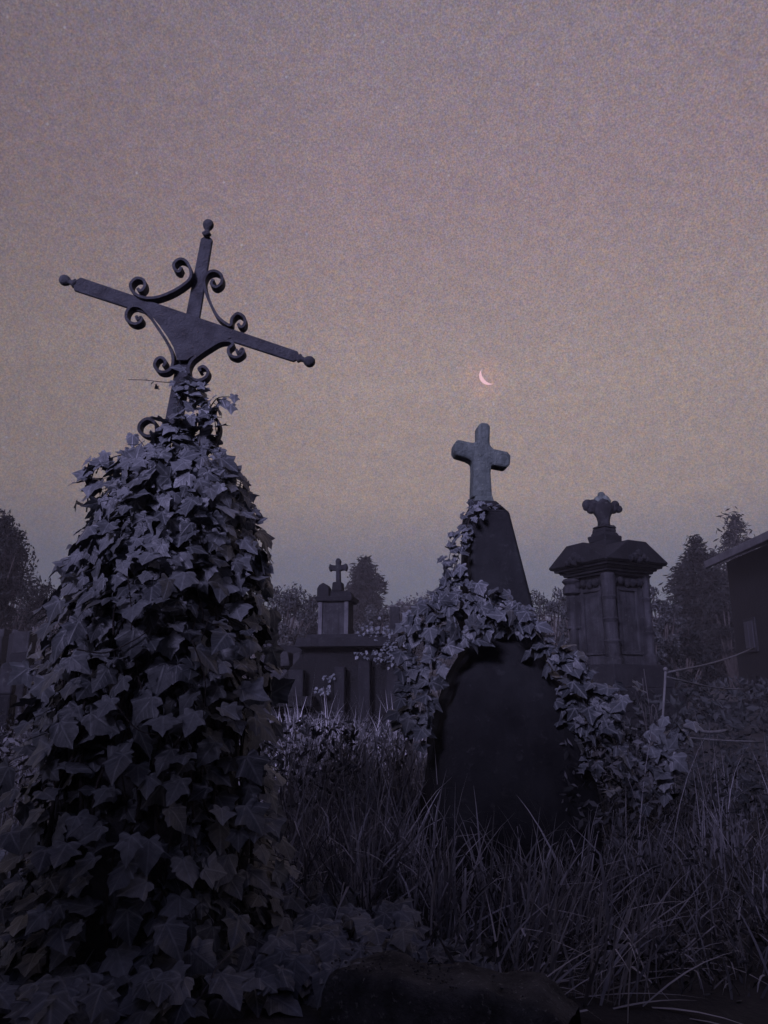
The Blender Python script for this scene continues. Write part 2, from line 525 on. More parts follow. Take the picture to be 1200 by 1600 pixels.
scrolls = [
    [Z1(628, 272), Z1(618, 290), Z1(600, 280), Z1(598, 256), Z1(622, 238), Z1(650, 250), Z1(666, 285), Z1(664, 318), Z1(632, 348), Z1(580, 378), Z1(520, 398), Z1(465, 396), Z1(428, 374), Z1(418, 343), Z1(442, 318), Z1(472, 326), Z1(476, 352), Z1(460, 370), Z1(446, 360)],
    [Z1(760, 322), Z1(752, 342), Z1(772, 354), Z1(794, 336), Z1(794, 306), Z1(768, 288), Z1(738, 296), Z1(722, 328), Z1(730, 375), Z1(752, 430), Z1(778, 476), Z1(808, 502), Z1(832, 512), Z1(838, 484), Z1(862, 464), Z1(888, 480), Z1(890, 506), Z1(876, 520), Z1(862, 506)],
    [Z8(462, 630), Z8(470, 650), Z8(492, 640), Z8(490, 665), Z8(450, 680), Z8(405, 655), Z8(402, 610), Z8(430, 574), Z8(480, 572), Z8(530, 610), Z8(580, 680), Z8(630, 755), Z8(672, 830), Z8(690, 890), Z8(684, 945), Z8(650, 976), Z8(605, 975), Z8(576, 940), Z8(590, 900), Z8(620, 890), Z8(644, 915), Z8(630, 945)],
    [Z8(1082, 838), Z8(1098, 860), Z8(1120, 835), Z8(1126, 860), Z8(1085, 888), Z8(1040, 870), Z8(1036, 835), Z8(1062, 805), Z8(1040, 786), Z8(980, 790), Z8(910, 830), Z8(850, 870), Z8(805, 910), Z8(786, 960), Z8(800, 1010), Z8(840, 1030), Z8(890, 1015), Z8(908, 975), Z8(880, 945), Z8(852, 958), Z8(862, 975)],
    [Z7(350, 610), Z7(375, 638), Z7(320, 646), Z7(265, 610), Z7(268, 550), Z7(325, 508), Z7(385, 535), Z7(402, 600), Z7(385, 680), Z7(345, 760)],
    [(330, 668), (322, 680), (314, 670), (318, 655), (334, 652), (344, 668), (338, 690), (318, 712)],
]
for pts in scrolls:
    p2 = catmull([XZ(p) for p in pts], 7)
    mb = MB()
    ribbon(mb, p2, YL - 0.002, 0.032, 0.0082)
    mb.build("scroll", M['iron'], cross)

# ------------------------------------------------------------------ ivy on the cairn
ivy = empty("climbing_ivy", (CX, YL, gl), 0, "dense large-leaved ivy clothing the tall cairn under the iron cross", "ivy")
inv = -np.array([CX, YL, gl])
lv = MB()
SUNWARD = np.array([-0.25, -0.85, 0.2])
placed = []
ppos = []
ztop = prof[-1, 0]
def try_mound(n, zlo, zhi, smin, smax, gap, off, tmax=2.9):
    cnt = 0
    for _ in range(n):
        z = rng.uniform(zlo, zhi)
        th = rng.uniform(-tmax, tmax)
        r = mound_r(z)
        bulge = 1 + 0.04 * math.sin(3 * th + z * 9) + 0.06 * math.sin(6 * th - z * 13)
        o = np.array([math.sin(th), -math.cos(th), 0.0])
        pos = np.array([cxz(z), YL, z]) + o * (r * bulge + rng.uniform(*off))
        s = rng.uniform(smin, smax)
        if gap > 0:
            ok = True
            for (q, sq) in placed[-1500:]:
                if abs(q[2] - pos[2]) < 0.1 and np.dot(q - pos, q - pos) < (gap * (s + sq) * 0.5) ** 2:
                    ok = False; break
            if not ok: continue
        placed.append((pos, s))
        hi = float(np.interp(z, [0.2, 0.7, 1.2], [1.6, 0.9, 0.55]))
        rand_leaf(lv, pos + inv, unit(o + SUNWARD * 0.55), s, (0.1, hi), 0.6)
        ppos.append((pos, o))
        cnt += 1
    return cnt
zz = lambda py: float(P(245, py, YL)[2])
try_mound(2100, zz(905), zz(728), 0.03, 0.072, 0.5, (-0.025, 0.045))
try_mound(220, zz(760), zz(718), 0.025, 0.05, 0.4, (-0.02, 0.03))
try_mound(1100, zz(1130), zz(895), 0.04, 0.082, 0.6, (-0.045, 0.05))
try_mound(1100, gl - 0.02, zz(1110), 0.045, 0.085, 0.62, (-0.045, 0.05))
# inner layer of smaller leaves in the gaps
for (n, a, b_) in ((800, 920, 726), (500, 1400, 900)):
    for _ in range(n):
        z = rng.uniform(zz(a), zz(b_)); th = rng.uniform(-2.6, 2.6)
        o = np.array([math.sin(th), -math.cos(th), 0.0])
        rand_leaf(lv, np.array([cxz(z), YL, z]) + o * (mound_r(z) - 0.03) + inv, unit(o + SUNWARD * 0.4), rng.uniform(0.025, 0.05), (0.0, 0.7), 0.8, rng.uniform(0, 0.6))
# ivy climbing the foot of the upright, and loose sprays against the sky
st = MB()
def spray(pts, nleaf, smin, smax, spread, Y, rad=0.0022, yj=0.03, mbL=lv, mbS=st, org=inv, up=(0.0, 0.8), twist=0.8, tone=(0.1, 1.0)):
    w = catmull([P(a, b2, Y + (0 if len(p) < 3 else p[2])) for p in pts for (a, b2) in [p[:2]]], 6) if True else None
    tube(mbS, w + org, rad, rad * 0.5, 5)
    for k in range(nleaf):
        c = w[rng.integers(len(w))] + np.clip(rng.normal(0, spread, 3), -1.7 * spread, 1.7 * spread) * np.array([1, yj / max(spread, 1e-3) * 0.5, 1])
        o = unit(np.array([rng.normal(0, 0.6), -1.0, 0.2]))
        rand_leaf(mbL, c + org, o, rng.uniform(smin, smax), up, twist, rng.uniform(*tone))
spray([(262, 720), (272, 660), (282, 615), (292, 600)], 16, 0.025, 0.045, 0.016, 1.985)
spray([(272, 740), (272, 700), (278, 662)], 75, 0.035, 0.06, 0.026, 1.97)
spray([(300, 740), (312, 690), (318, 640), (312, 612), (300, 600)], 56, 0.03, 0.055, 0.022, 1.98)
spray([(330, 740), (338, 700), (336, 660), (328, 630)], 16, 0.03, 0.05, 0.012, 1.98)
spray([(326, 640), (340, 622), (362, 620)], 2, 0.03, 0.04, 0.004, 1.98)
spray([(285, 598), (255, 597), (228, 594), (200, 593)], 9, 0.014, 0.024, 0.006, 1.98, 0.0016)
spray([(236, 712), (220, 690), (214, 683)], 2, 0.035, 0.045, 0.005, 1.95, 0.0014)
spray([(150, 740), (160, 722), (185, 712), (215, 705), (240, 690)], 22, 0.03, 0.05, 0.014, 1.96)
spray([(135, 800), (140, 760), (150, 730), (165, 722)], 16, 0.03, 0.055, 0.012, 1.98)
spray([(345, 735), (352, 770), (372, 800), (390, 850)], 18, 0.04, 0.06, 0.014, 1.98)
spray([(395, 830), (402, 880), (412, 900)], 8, 0.04, 0.055, 0.012, 1.98)
for (a, b2) in (((366, 622), 0.03), ((361, 636), 0.036), ((208, 684), 0.042)):
    add_leaf(lv, P(a[0], a[1] - 5, 1.975) + inv, np.array([0.1, -0.2, -1.0]), np.array([0.5, -1, 0.25]), b2, 0.8)
# old stems winding up the cairn under the leaves
for _ in range(26):
    th = rng.uniform(-1.7, 1.7); z = gl + rng.uniform(0, 0.5); pts = []
    for q_ in range(rng.integers(5, 10)):
        r_ = mound_r(z) - 0.02 + rng.uniform(-0.01, 0.02)
        pts.append((cxz(z) + r_ * math.sin(th), YL - r_ * math.cos(th), z))
        z += rng.uniform(0.06, 0.14); th += rng.normal(0, 0.16)
        if z > ztop: break
    if len(pts) > 2:
        w = catmull(pts, 4)
        tube(st, w + inv, rng.uniform(0.003, 0.006), 0.0015, 5)
# trailing stems across the face
for pts in ([(120, 1015), (165, 1020), (210, 1000), (232, 985)], [(200, 900), (206, 960), (205, 985)], [(300, 1000), (320, 1060), (318, 1120)], [(180, 1100), (215, 1140), (260, 1150)]):
    w = catmull([P(a, b2, 1.69) for a, b2 in pts], 6)
    tube(st, w + inv, 0.0018, 0.0012, 5)
# petioles belong to the leaves
for (pos, o) in ppos[::2]:
    w = catmull([pos - o * 0.05 + np.array([0, 0, 0.03]), pos + np.array([0, 0, 0.012]), pos], 3)
    tube(lv, w + inv, 0.0012, 0.001, 4, 0.6)
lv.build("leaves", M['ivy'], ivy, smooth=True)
st.build("stem", M['twig'], ivy, smooth=True)

# ================================================================== OBELISK MONUMENT (centre)
YO = 3.0
oc = P(759, 960, YO)
OX = float(oc[0]); go = float(ground_h(OX, YO))
ob = empty("obelisk_monument", (OX, YO, go), R(7), "dark tapering obelisk topped by a pale stone Latin cross, ivy on its left edge", "grave monument")
zo = lambda py: float(P(759, py, YO)[2]) - go
def frustum(mb, z0, h0, z1, h1, x0=0.0, x1=0.0, jit=0.0):
    n = 6
    V, Fc = [], []
    ring = []
    for i in range(n + 1):
        f = i / n
        h = h0 + (h1 - h0) * f; z = z0 + (z1 - z0) * f
        c = h * 0.12
        pts = [(-h + c, -h), (h - c, -h), (h, -h + c), (h, h - c), (h - c, h), (-h + c, h), (-h, h - c), (-h, -h + c)]
        for (x, y) in pts:
            V.append((x + x0 + (x1 - x0) * f + rng.normal(0, jit), y + rng.normal(0, jit), z))
    for i in range(n):
        for k in range(8):
            k2 = (k + 1) % 8
            Fc.append((i * 8 + k, i * 8 + k2, (i + 1) * 8 + k2, (i + 1) * 8 + k))
    Fc.append(tuple(range(8))[::-1]); Fc.append(tuple(n * 8 + k for k in range(8)))
    mb.add(V, Fc)
mb = MB()
frustum(mb, zo(1060), 0.155, zo(806), 0.082, 0.06, 0.012)
frustum(mb, zo(806), 0.082, zo(786), 0.045, 0.012, 0.004)
mb.build("shaft", M['granite'], ob, bevel=0.004)
mb = MB()
pp = [(1275, 126), (1230, 118), (1150, 107), (1100, 93), (1050, 75), (1010, 52), (985, 32), (968, 10)]
hz_ = np.array([zo(a) for a, _ in pp]); hw_ = np.array([b2 * mpp(YO) for _, b2 in pp])
zs_ = np.concatenate([[-0.08], np.linspace(0, hz_[-1], 34)])
V, Fc = [], []
ns = 40
for z in zs_:
    h = float(np.interp(z, hz_, hw_))
    for k in range(ns):
        a = 2 * math.pi * k / ns
        c_, s_ = math.cos(a), math.sin(a)
        r_ = h * (abs(c_) ** 3.2 + abs(s_) ** 3.2) ** (-1 / 3.2)
        r_ *= 1 + 0.022 * math.sin(5 * a + z * 11) + 0.018 * math.sin(9 * a - z * 23) + 0.012 * math.sin(z * 41 + 3 * a)
        V.append((0.04 + r_ * c_, -0.06 + r_ * s_ * 0.9, z))
for i in range(len(zs_) - 1):
    for k in range(ns):
        k2 = (k + 1) % ns
        Fc.append((i * ns + k, i * ns + k2, (i + 1) * ns + k2, (i + 1) * ns + k))
Fc.append(tuple((len(zs_) - 1) * ns + k for k in range(ns)))
mb.add(V, Fc)
mb.build("plinth", M['granite'], ob, smooth=True)
# stone cross
def Z3(zx, zy): return (620 + zx / 4.286, 640 + zy / 4.286)
def xzo(p):
    q = P(p[0], p[1], YO)
    return (q[0] - OX, q[2] - go)
mb = MB()
poly = [(533, 122), (552, 104), (595, 104), (615, 122), (612, 200), (612, 250), (640, 275), (735, 290), (755, 318), (750, 372), (730, 398), (625, 382), (618, 430), (628, 600), (494, 600), (500, 430), (497, 362), (462, 345), (385, 325), (368, 298), (372, 246), (395, 222), (500, 240), (532, 225)]
prism(mb, [xzo(Z3(*p)) for p in poly], -0.036, 0.036)
o = mb.build("stone_cross", M['palestone'], ob, bevel=0.014)
mb = MB()
box(mb, (0.0, 0, zo(782)), (0.085, 0.085, 0.03), 0.85)
mb.build("cross_foot", M['palestone'], ob, bevel=0.006)

ivo = empty("climbing_ivy", (OX, YO, go), 0, "ivy draped over the shoulder of the dark obelisk and trailing down both sides", "ivy")
inv2 = -np.array([OX, YO, go])
lv, st = MB(), MB()
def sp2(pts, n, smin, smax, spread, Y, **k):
    spray(pts, n, smin, smax, spread, Y, mbL=lv, mbS=st, org=inv2, tone=(0.0, 0.36), **k)  # darker leaf tones put shade into this ivy's colour
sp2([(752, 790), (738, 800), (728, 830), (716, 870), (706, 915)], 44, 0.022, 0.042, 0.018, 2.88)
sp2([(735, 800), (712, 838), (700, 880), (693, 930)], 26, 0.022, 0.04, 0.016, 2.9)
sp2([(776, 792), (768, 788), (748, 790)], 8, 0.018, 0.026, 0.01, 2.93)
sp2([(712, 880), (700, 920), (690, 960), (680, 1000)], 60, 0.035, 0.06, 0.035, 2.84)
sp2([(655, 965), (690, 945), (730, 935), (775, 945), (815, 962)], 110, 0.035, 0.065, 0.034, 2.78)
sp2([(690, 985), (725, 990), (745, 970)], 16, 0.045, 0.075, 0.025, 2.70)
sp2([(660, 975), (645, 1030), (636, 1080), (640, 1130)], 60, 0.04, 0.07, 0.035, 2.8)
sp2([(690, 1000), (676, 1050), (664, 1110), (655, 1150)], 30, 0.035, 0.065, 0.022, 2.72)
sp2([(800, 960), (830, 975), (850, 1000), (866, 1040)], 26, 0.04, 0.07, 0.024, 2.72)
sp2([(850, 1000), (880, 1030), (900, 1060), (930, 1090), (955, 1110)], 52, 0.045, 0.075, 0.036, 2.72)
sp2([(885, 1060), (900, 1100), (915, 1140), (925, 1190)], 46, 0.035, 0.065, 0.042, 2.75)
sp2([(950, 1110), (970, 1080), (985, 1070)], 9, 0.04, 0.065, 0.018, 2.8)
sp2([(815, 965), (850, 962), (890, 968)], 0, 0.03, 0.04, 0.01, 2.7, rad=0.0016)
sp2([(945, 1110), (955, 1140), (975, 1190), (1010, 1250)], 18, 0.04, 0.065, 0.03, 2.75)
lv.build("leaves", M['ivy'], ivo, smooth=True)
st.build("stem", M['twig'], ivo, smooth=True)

# creeper beside the rail at the right
cp = P(1040, 1180, 2.9)
crp = empty("creeper", (cp[0], 2.9, 0), 0, "low broad-leaved creeper beneath the thin iron rails", "plant")
inv3 = -np.array([cp[0], 2.9, 0])
lv, st = MB(), MB()
spray([(1000, 1190), (1030, 1165), (1050, 1140), (1070, 1130)], 26, 0.05, 0.085, 0.03, 2.9, mbL=lv, mbS=st, org=inv3)
spray([(985, 1230), (1030, 1190), (1060, 1170)], 20, 0.045, 0.075, 0.035, 2.85, mbL=lv, mbS=st, org=inv3)
lv.build("leaves", M['ivy'], crp, smooth=True); st.build("stem", M['twig'], crp, smooth=True)

# ================================================================== PILLAR MONUMENT (right)
YT = 7.0
tcn = P(953, 950, YT)
TX = float(tcn[0]); gt = float(ground_h(TX, YT))
tw = empty("pillar_monument", (TX, YT, gt), R(28), "grand square pillar tomb with four engaged columns, gabled cornice and a trefoil finial", "grave monument")
zt = lambda py: float(P(953, py, YT)[2]) - gt
mb = MB()
box(mb, (0, 0, zt(1075) / 2 - 0.1), (0.86, 0.86, zt(1075) + 0.2))
box(mb, (0, 0, (zt(1075) + zt(1040)) / 2), (0.74, 0.74, zt(1040) - zt(1075)), 0.92)
mb.build("plinth", M['darkstone'], tw, bevel=0.012)
mb = MB()
s = 0.43
box(mb, (0, 0, (zt(1040) + zt(902)) / 2), (s, s, zt(902) - zt(1040)))
mb.build("shaft", M['drabstone'], tw, bevel=0.008)
mb = MB()
h0, h1 = zt(1022), zt(925)
for rz in (0, math.pi / 2, math.pi, -math.pi / 2):
    ca, sa = math.cos(rz), math.sin(rz)
    # raised frame round a sunken panel
    d = s / 2 + 0.008
    for (cx_, cz_, wx, wz) in ((0, h0, 0.26, 0.03), (0, h1, 0.26, 0.03), (-0.115, (h0 + h1) / 2, 0.03, h1 - h0 - 0.03), (0.115, (h0 + h1) / 2, 0.03, h1 - h0 - 0.03)):
        x, y = cx_, -d
        sx, sy = (wx, 0.02) if abs(ca) > 0.5 else (0.02, wx)
        box(mb, (x * ca - y * sa, x * sa + y * ca, cz_), (sx, sy, wz))
mb.build("panel_frame", M['drabstone'], tw, bevel=0.004)
for (sx, sy, kind) in ((-1, -1, 0), (1, -1, 1), (-1, 1, 2), (1, 1, 0)):
    mb = MB()
    H0, H1 = zt(1040), zt(903)
    L = H1 - H0
    c = (sx * (s / 2 + 0.02), sy * (s / 2 + 0.02), H0)
    if kind == 0:
        pr = [(0.085, 0), (0.085, 0.05 * L), (0.066, 0.08 * L), (0.066, 0.22 * L), (0.078, 0.25 * L), (0.062, 0.27 * L), (0.058, 0.45 * L), (0.072, 0.49 * L), (0.058, 0.51 * L), (0.056, 0.70 * L), (0.070, 0.735 * L), (0.062, 0.75 * L), (0.066, 0.98 * L), (0.05, L)]
        lathe(mb, pr, c, seg=18)
    elif kind == 1:
        pr = [(0.055, 0), (0.055, 0.1 * L), (0.04, 0.13 * L), (0.04, 0.33 * L), (0.05, 0.36 * L), (0.036, 0.38 * L), (0.036, 0.70 * L), (0.05, 0.74 * L), (0.036, 0.76 * L), (0.042, 0.97 * L), (0.06, L)]
        lathe(mb, pr, c, seg=16)
    else:
        # fluted clustered column, broken in the middle
        for (dx, dy) in ((-0.03, -0.025), (0.03, -0.03), (0.0, 0.03)):
            lathe(mb, [(0.033, 0), (0.033, 0.36 * L), (0.036, 0.39 * L), (0.036, 0.42 * L)], (c[0] + dx, c[1] + dy, H0), seg=10)
        lathe(mb, [(0.075, 0.42 * L), (0.068, 0.45 * L), (0.068, 0.78 * L), (0.06, 0.8 * L)], c, seg=9)
        lathe(mb, [(0.05, 0.80 * L), (0.095, 0.83 * L), (0.09, 0.90 * L), (0.07, 0.93 * L), (0.1, 0.97 * L), (0.08, L)], c, seg=12)
    mb.build("column", M['drabstone'], tw, smooth=False, bevel=0.0)
# leafy frieze under the cornice
mb = MB()
for rz in (0, -math.pi / 2):
    for k in range(5):
        x = -0.16 + k * 0.08
        p = Vector((x, -s / 2 - 0.02, zt(915) + 0.012 * math.sin(k * 2.1)))
        p.rotate(Matrix.Rotation(rz, 3, 'Z'))
        lathe(mb, [(0.008, -0.04), (0.028, -0.02), (0.036, 0.0), (0.028, 0.025), (0.006, 0.04)], p, (0, 0, 1), 7)
mb.build("carved_frieze", M['darkstone'], tw, smooth=True)
mb = MB()
zc = zt(904)
ht = zt(886) - zt(904)
for k, (hw, f0, f1) in enumerate(((0.262, 0, 0.2), (0.29, 0.2, 0.42), (0.315, 0.42, 0.62), (0.35, 0.62, 0.85), (0.378, 0.85, 1.03))):
    box(mb, (0, 0, zc + ht * (f0 + f1) / 2), (hw * 2, hw * 2, ht * (f1 - f0)), 1.02)
mb.build("cornice", M['darkstone'], tw, bevel=0.006)
mb = MB()
ze, zr = zt(886.5), zt(856)
hw, hl = 0.375, 0.40
g = [(-hw, ze), (hw, ze), (hw, ze + 0.015), (0.11, zr), (-0.11, zr), (-hw, ze + 0.015)]
prism(mb, g, -hl, hl)
n0 = len(mb.v)
mb2 = MB()
prism(mb2, [(x, z - 0.002) for x, z in g], -hl + 0.003, hl - 0.003)
Vr = mb2.v[0][:, [1, 0, 2]] * np.array([1, -1, 1])
mb.add(Vr, mb2.f)
mb.build("gabled_cap", M['darkstone'], tw, bevel=0.008)
# carved pediment ornament on the two near gables
for rz in (0, -math.pi / 2):
    mb = MB()
    for (x, z, r) in ((0, 0.07, 0.045), (-0.05, 0.04, 0.04), (0.05, 0.04, 0.04), (0.0, 0.015, 0.035), (0.1, 0.02, 0.03), (-0.1, 0.02, 0.03)):
        p = Vector((x, -hl + 0.004, ze + z)); p.rotate(Matrix.Rotation(rz, 3, 'Z'))
        a = Vector((0, -1, 0)); a.rotate(Matrix.Rotation(rz, 3, 'Z'))
        lathe(mb, [(r, 0), (r * 0.95, 0.014), (r * 0.6, 0.03), (0.003, 0.036)], p, a, 7)
    mb.build("pediment_ornament", M['darkstone'], tw)
mb = MB()
for (za, zb, w, tp) in ((862, 848, 0.235, 0.95), (848, 838, 0.215, 1.06), (838, 833, 0.205, 0.8), (833, 826, 0.16, 0.95), (826, 822, 0.175, 0.8)):
    box(mb, (0, 0, (zt(za) + zt(zb)) / 2), (w, w, zt(zb) - zt(za) + 0.002), tp, jit=0.004)
mb.build("finial_pedestal", M['darkstone'], tw, bevel=0.012)
mb = MB()
b0 = zt(823)
k = mpp(YT)
lathe(mb, [(10 * k, 0), (9.5 * k, 8 * k), (11 * k, 15 * k), (16 * k, 24 * k), (18 * k, 31 * k), (15 * k, 37 * k), (6 * k, 40 * k)], (0, 0, b0), seg=14)
def blob(mb, c, r, seg=10, sq=1.0):
    n = 7
    pr = [(max(0.002, r * math.sin(math.pi * i / n)), -r * math.cos(math.pi * i / n) * sq) for i in range(n + 1)]
    lathe(mb, pr, c, seg=seg)
ca, sa = math.cos(R(-28)), math.sin(R(-28))
def sidept(px, py): # offsets in photo pixels, turned back to face the viewer
    x = px * k
    return (x * ca, x * sa, b0 + py * k)
for (px, py, r) in ((-24, 36, 9), (-16, 34, 11), (-19, 29, 8), (20, 36, 7), (25, 29, 6.5), (16, 30, 9), (0, 34, 13), (-27, 31, 5)):
    blob(mb, sidept(px, py), r * k)
mb.build("trefoil_finial", M['drabstone'], tw, smooth=True)
mb = MB()
for (px, py, r) in ((-6, 43, 8), (4, 44, 8), (-1, 52, 6), (9, 42, 5)):
    blob(mb, sidept(px, py), r * k, 8)
mb.build("finial_tip", M['palestone'], tw, smooth=True)

# ================================================================== CHEST TOMB WITH SMALL CROSS (left of centre)
YC = 8.0
cc = P(545, 1000, YC)
BX = float(cc[0]); gb = float(ground_h(BX, YC))
tb = empty("chest_tomb", (BX, YC, gb), R(-9), "dark chest tomb with square pillars and a small stone cross above a corniced block", "tomb")
zb_ = lambda py: float(P(545, py, YC)[2]) - gb
kx = mpp(YC)
xb = lambda px: (px - 545) * kx
mb = MB()
box(mb, (xb(557), 0.1, zb_(1013) / 2), (148 * kx, 0.85, zb_(1013)), 0.97)
mb.build("chest", M['blackstone'], tb, bevel=0.012)
mb = MB()
box(mb, (xb(553), 0.06, (zb_(1014) + zb_(1000)) / 2), (152 * kx, 1.05, zb_(1000) - zb_(1014)), 0.96)
box(mb, (xb(548), 0.06, (zb_(1000) + zb_(994)) / 2), (118 * kx, 0.8, zb_(994) - zb_(1000)), 0.97)
mb.build("table_slab", M['darkstone'], tb, bevel=0.008)
for (px, w, ytop) in ((480, 24, 1048), (545, 16, 1044), (581, 18, 1034), (622, 18, 1030)):
    mb = MB()
    box(mb, (xb(px), -0.40, zb_(ytop) / 2 - 0.05), (w * kx, 0.10, zb_(ytop) + 0.1), 0.94)
    box(mb, (xb(px), -0.40, 0.06), (w * kx * 1.35, 0.13, 0.12), 0.9)
    mb.build("pilaster", M['darkstone'], tb, bevel=0.01)
mb = MB()
prism(mb, [(xb(432), zb_(1082)), (xb(485), zb_(1082)), (xb(485), zb_(1012)), (xb(478), zb_(1030))], -0.3, 0.45)
box(mb, (xb(468), -0.15, zb_(1095)), (80 * kx, 0.7, 0.10), 0.97)
mb.build("side_buttress", M['blackstone'], tb, bevel=0.01)
mb = MB()
box(mb, (xb(525), 0, (zb_(996) + zb_(941)) / 2), (46 * kx, 0.3, zb_(941) - zb_(996)), 0.98)
mb.build("block", M['drabstone'], tb, bevel=0.008)
for sx in (-1, 1):
    mb = MB()
    box(mb, (xb(525) + sx * 20.5 * kx, -0.155, (zb_(995) + zb_(942)) / 2), (6 * kx, 0.02, zb_(942) - zb_(995)))
    mb.build("corner_strip", M['greystone'], tb)
mb = MB()
box(mb, (xb(526), 0, (zb_(942) + zb_(934)) / 2), (56 * kx, 0.38, zb_(934) - zb_(942)), 1.05)
box(mb, (xb(529), 0, (zb_(934) + zb_(925)) / 2), (40 * kx, 0.3, zb_(925) - zb_(934)), 0.85)
mb.build("block_cap", M['darkstone'], tb, bevel=0.01)
for (px, w, top) in ((509, 19, 913), (549, 12, 926)):
    mb = MB()
    hw = w / 2
    prism(mb, [(xb(px - hw), zb_(938)), (xb(px + hw), zb_(938)), (xb(px + hw), zb_(top + 9)), (xb(px + hw * 0.7), zb_(top + 4)), (xb(px), zb_(top)), (xb(px - hw * 0.7), zb_(top + 4)), (xb(px - hw), zb_(top + 9))], -0.19, -0.05)
    mb.build("acroterion", M['darkstone'], tb, bevel=0.012)
mb = MB()
box(mb, (xb(529), -0.06, (zb_(926) + zb_(911)) / 2), (17 * kx, 0.16, zb_(911) - zb_(926)), 0.85)
mb.build("cross_pedestal", M['darkstone'], tb, bevel=0.015)
mb = MB()
q = [(526, 912), (526, 893), (519, 892), (516, 894), (514, 888), (516, 882), (519, 884), (525.5, 885), (525, 878), (527, 874), (531, 874), (533, 878), (532, 885), (538, 884), (542, 882), (544, 888), (542, 894), (538, 892), (532, 893), (533, 912)]
prism(mb, [(xb(a), zb_(b2)) for a, b2 in q], -0.095, -0.025)
mb.build("stone_cross", M['drabstone'], tb, bevel=0.006)
# ivy on that tomb
iv3 = empty("climbing_ivy", (BX, YC, gb), R(-9), "fine small-leaved ivy creeping over the right end of the chest tomb slab", "ivy")
lv = MB()
for (px, py, y, n, sp) in ((600, 1003, -0.4, 60, 0.10), (622, 1012, -0.45, 60, 0.07), (590, 1000, -0.3, 50, 0.12), (612, 1030, -0.47, 40, 0.07), (530, 1060, -0.46, 14, 0.05), (520, 1080, -0.46, 18, 0.05), (585, 1027, -0.47, 18, 0.06), (585, 990, -0.1, 60, 0.1)):
    c = np.array([xb(px), y, zb_(py)])
    for _ in range(n):
        rand_leaf(lv, c + rng.normal(0, sp, 3) * np.array([1, 0.3, 0.5]), np.array([0, -1, 0.3]), rng.uniform(0.022, 0.04), (0.0, 0.6), 0.8, rng.uniform(0, 0.3))
lv.build("leaves", M['ivy'], iv3, smooth=True)
# post behind it
gp = P(617, 1000, 9.0)
mb = MB()
gpz = float(ground_h(gp[0], 9.0))
hgt = float(P(617, 955, 9.0)[2]) - gpz
box(mb, (0, 0, hgt / 2), (0.13, 0.13, hgt + 0.1), 0.92)
box(mb, (-0.1, -0.02, hgt * 0.36), (0.06, 0.1, hgt * 0.72), 0.95)
tag(mb.build("stone_post", M['drabstone'], bevel=0.01, loc=(gp[0], 9.0, gpz)), "slim grey stone post just right of the chest tomb", "post")

# ================================================================== SMALL HEADSTONES AND BLOCKS
def headstone(px, ytop, ybot, w, Y, label, mat='drabstone', shape=0, rz=0.0, dep=0.16, group=None):
    c = P(px, ybot, Y)
    g = float(ground_h(c[0], Y))
    o = empty("headstone", (c[0], Y, g), rz, label, "gravestone", group)
    kk = mpp(Y)
    zt_, zb2 = float(P(px, ytop, Y)[2]) - g, float(P(px, ybot, Y)[2]) - g
    hw = w * kk / 2
    mb = MB()
    if shape == 0:
        poly = [(-hw, zb2), (hw, zb2), (hw, zt_), (-hw, zt_)]
    elif shape == 1:
        poly = [(-hw, zb2), (hw, zb2)] + [(hw * math.cos(a), zt_ - hw * 0.7 + hw * 0.7 * math.sin(a)) for a in np.linspace(0, math.pi, 9)]
    else:
        poly = [(-hw, zb2), (hw, zb2), (hw, zt_ - hw * 0.5), (0, zt_), (-hw, zt_ - hw * 0.5)]
    prism(mb, poly, -dep / 2, dep / 2)
    mb.build("slab", M[mat], o, bevel=0.012)
    mb = MB()
    box(mb, (0, 0, zb2 / 2 - 0.03), (hw * 2.3, dep + 0.1, zb2 + 0.06), 0.96)
    mb.build("plinth", M['darkstone'], o, bevel=0.012)
    return o
GH = "low headstones beyond the ivy cairn"
headstone(37, 988, 1022, 23, 7.5, "square-topped pale headstone left of the ivy-covered cairn", 'drabstone', 0, R(12), 0.3, GH)
headstone(29, 984, 991, 11, 9.5, "small pale stone peeping over the square-topped headstone", 'drabstone', 1, 0, 0.2, GH)
headstone(72, 1016, 1040, 14, 6.5, "short pale stub of a headstone touching the cairn's left ivy edge", 'drabstone', 2, R(-20), 0.2, GH)
headstone(10, 1035, 1085, 20, 5.0, "round-topped lichened headstone at the left picture edge", 'drabstone', 1, R(15), 0.12, GH)
headstone(6, 984, 996, 16, 10.5, "squat grey stone near the left edge under the bushes", 'drabstone', 0, 0, 0.3, GH)
def block(px, py, w, h, Y, dep, label, rz=0.0):
    c = P(px, py, Y)
    kk = mpp(Y)
    g = float(ground_h(c[0], Y))
    mb = MB()
    zt_ = c[2] + h * kk / 2 - g
    n = 0
    box(mb, (0, 0, zt_ - h * kk / 2), (w * kk, dep, h * kk), 0.95, jit=0.012)
    o = mb.build("stone_block", M['headstone'], bevel=0.015, loc=(c[0], Y, g), rz=rz)
    tag(o, label, "stone block", "rough stone blocks of the old wall left of the chest tomb")
    return o

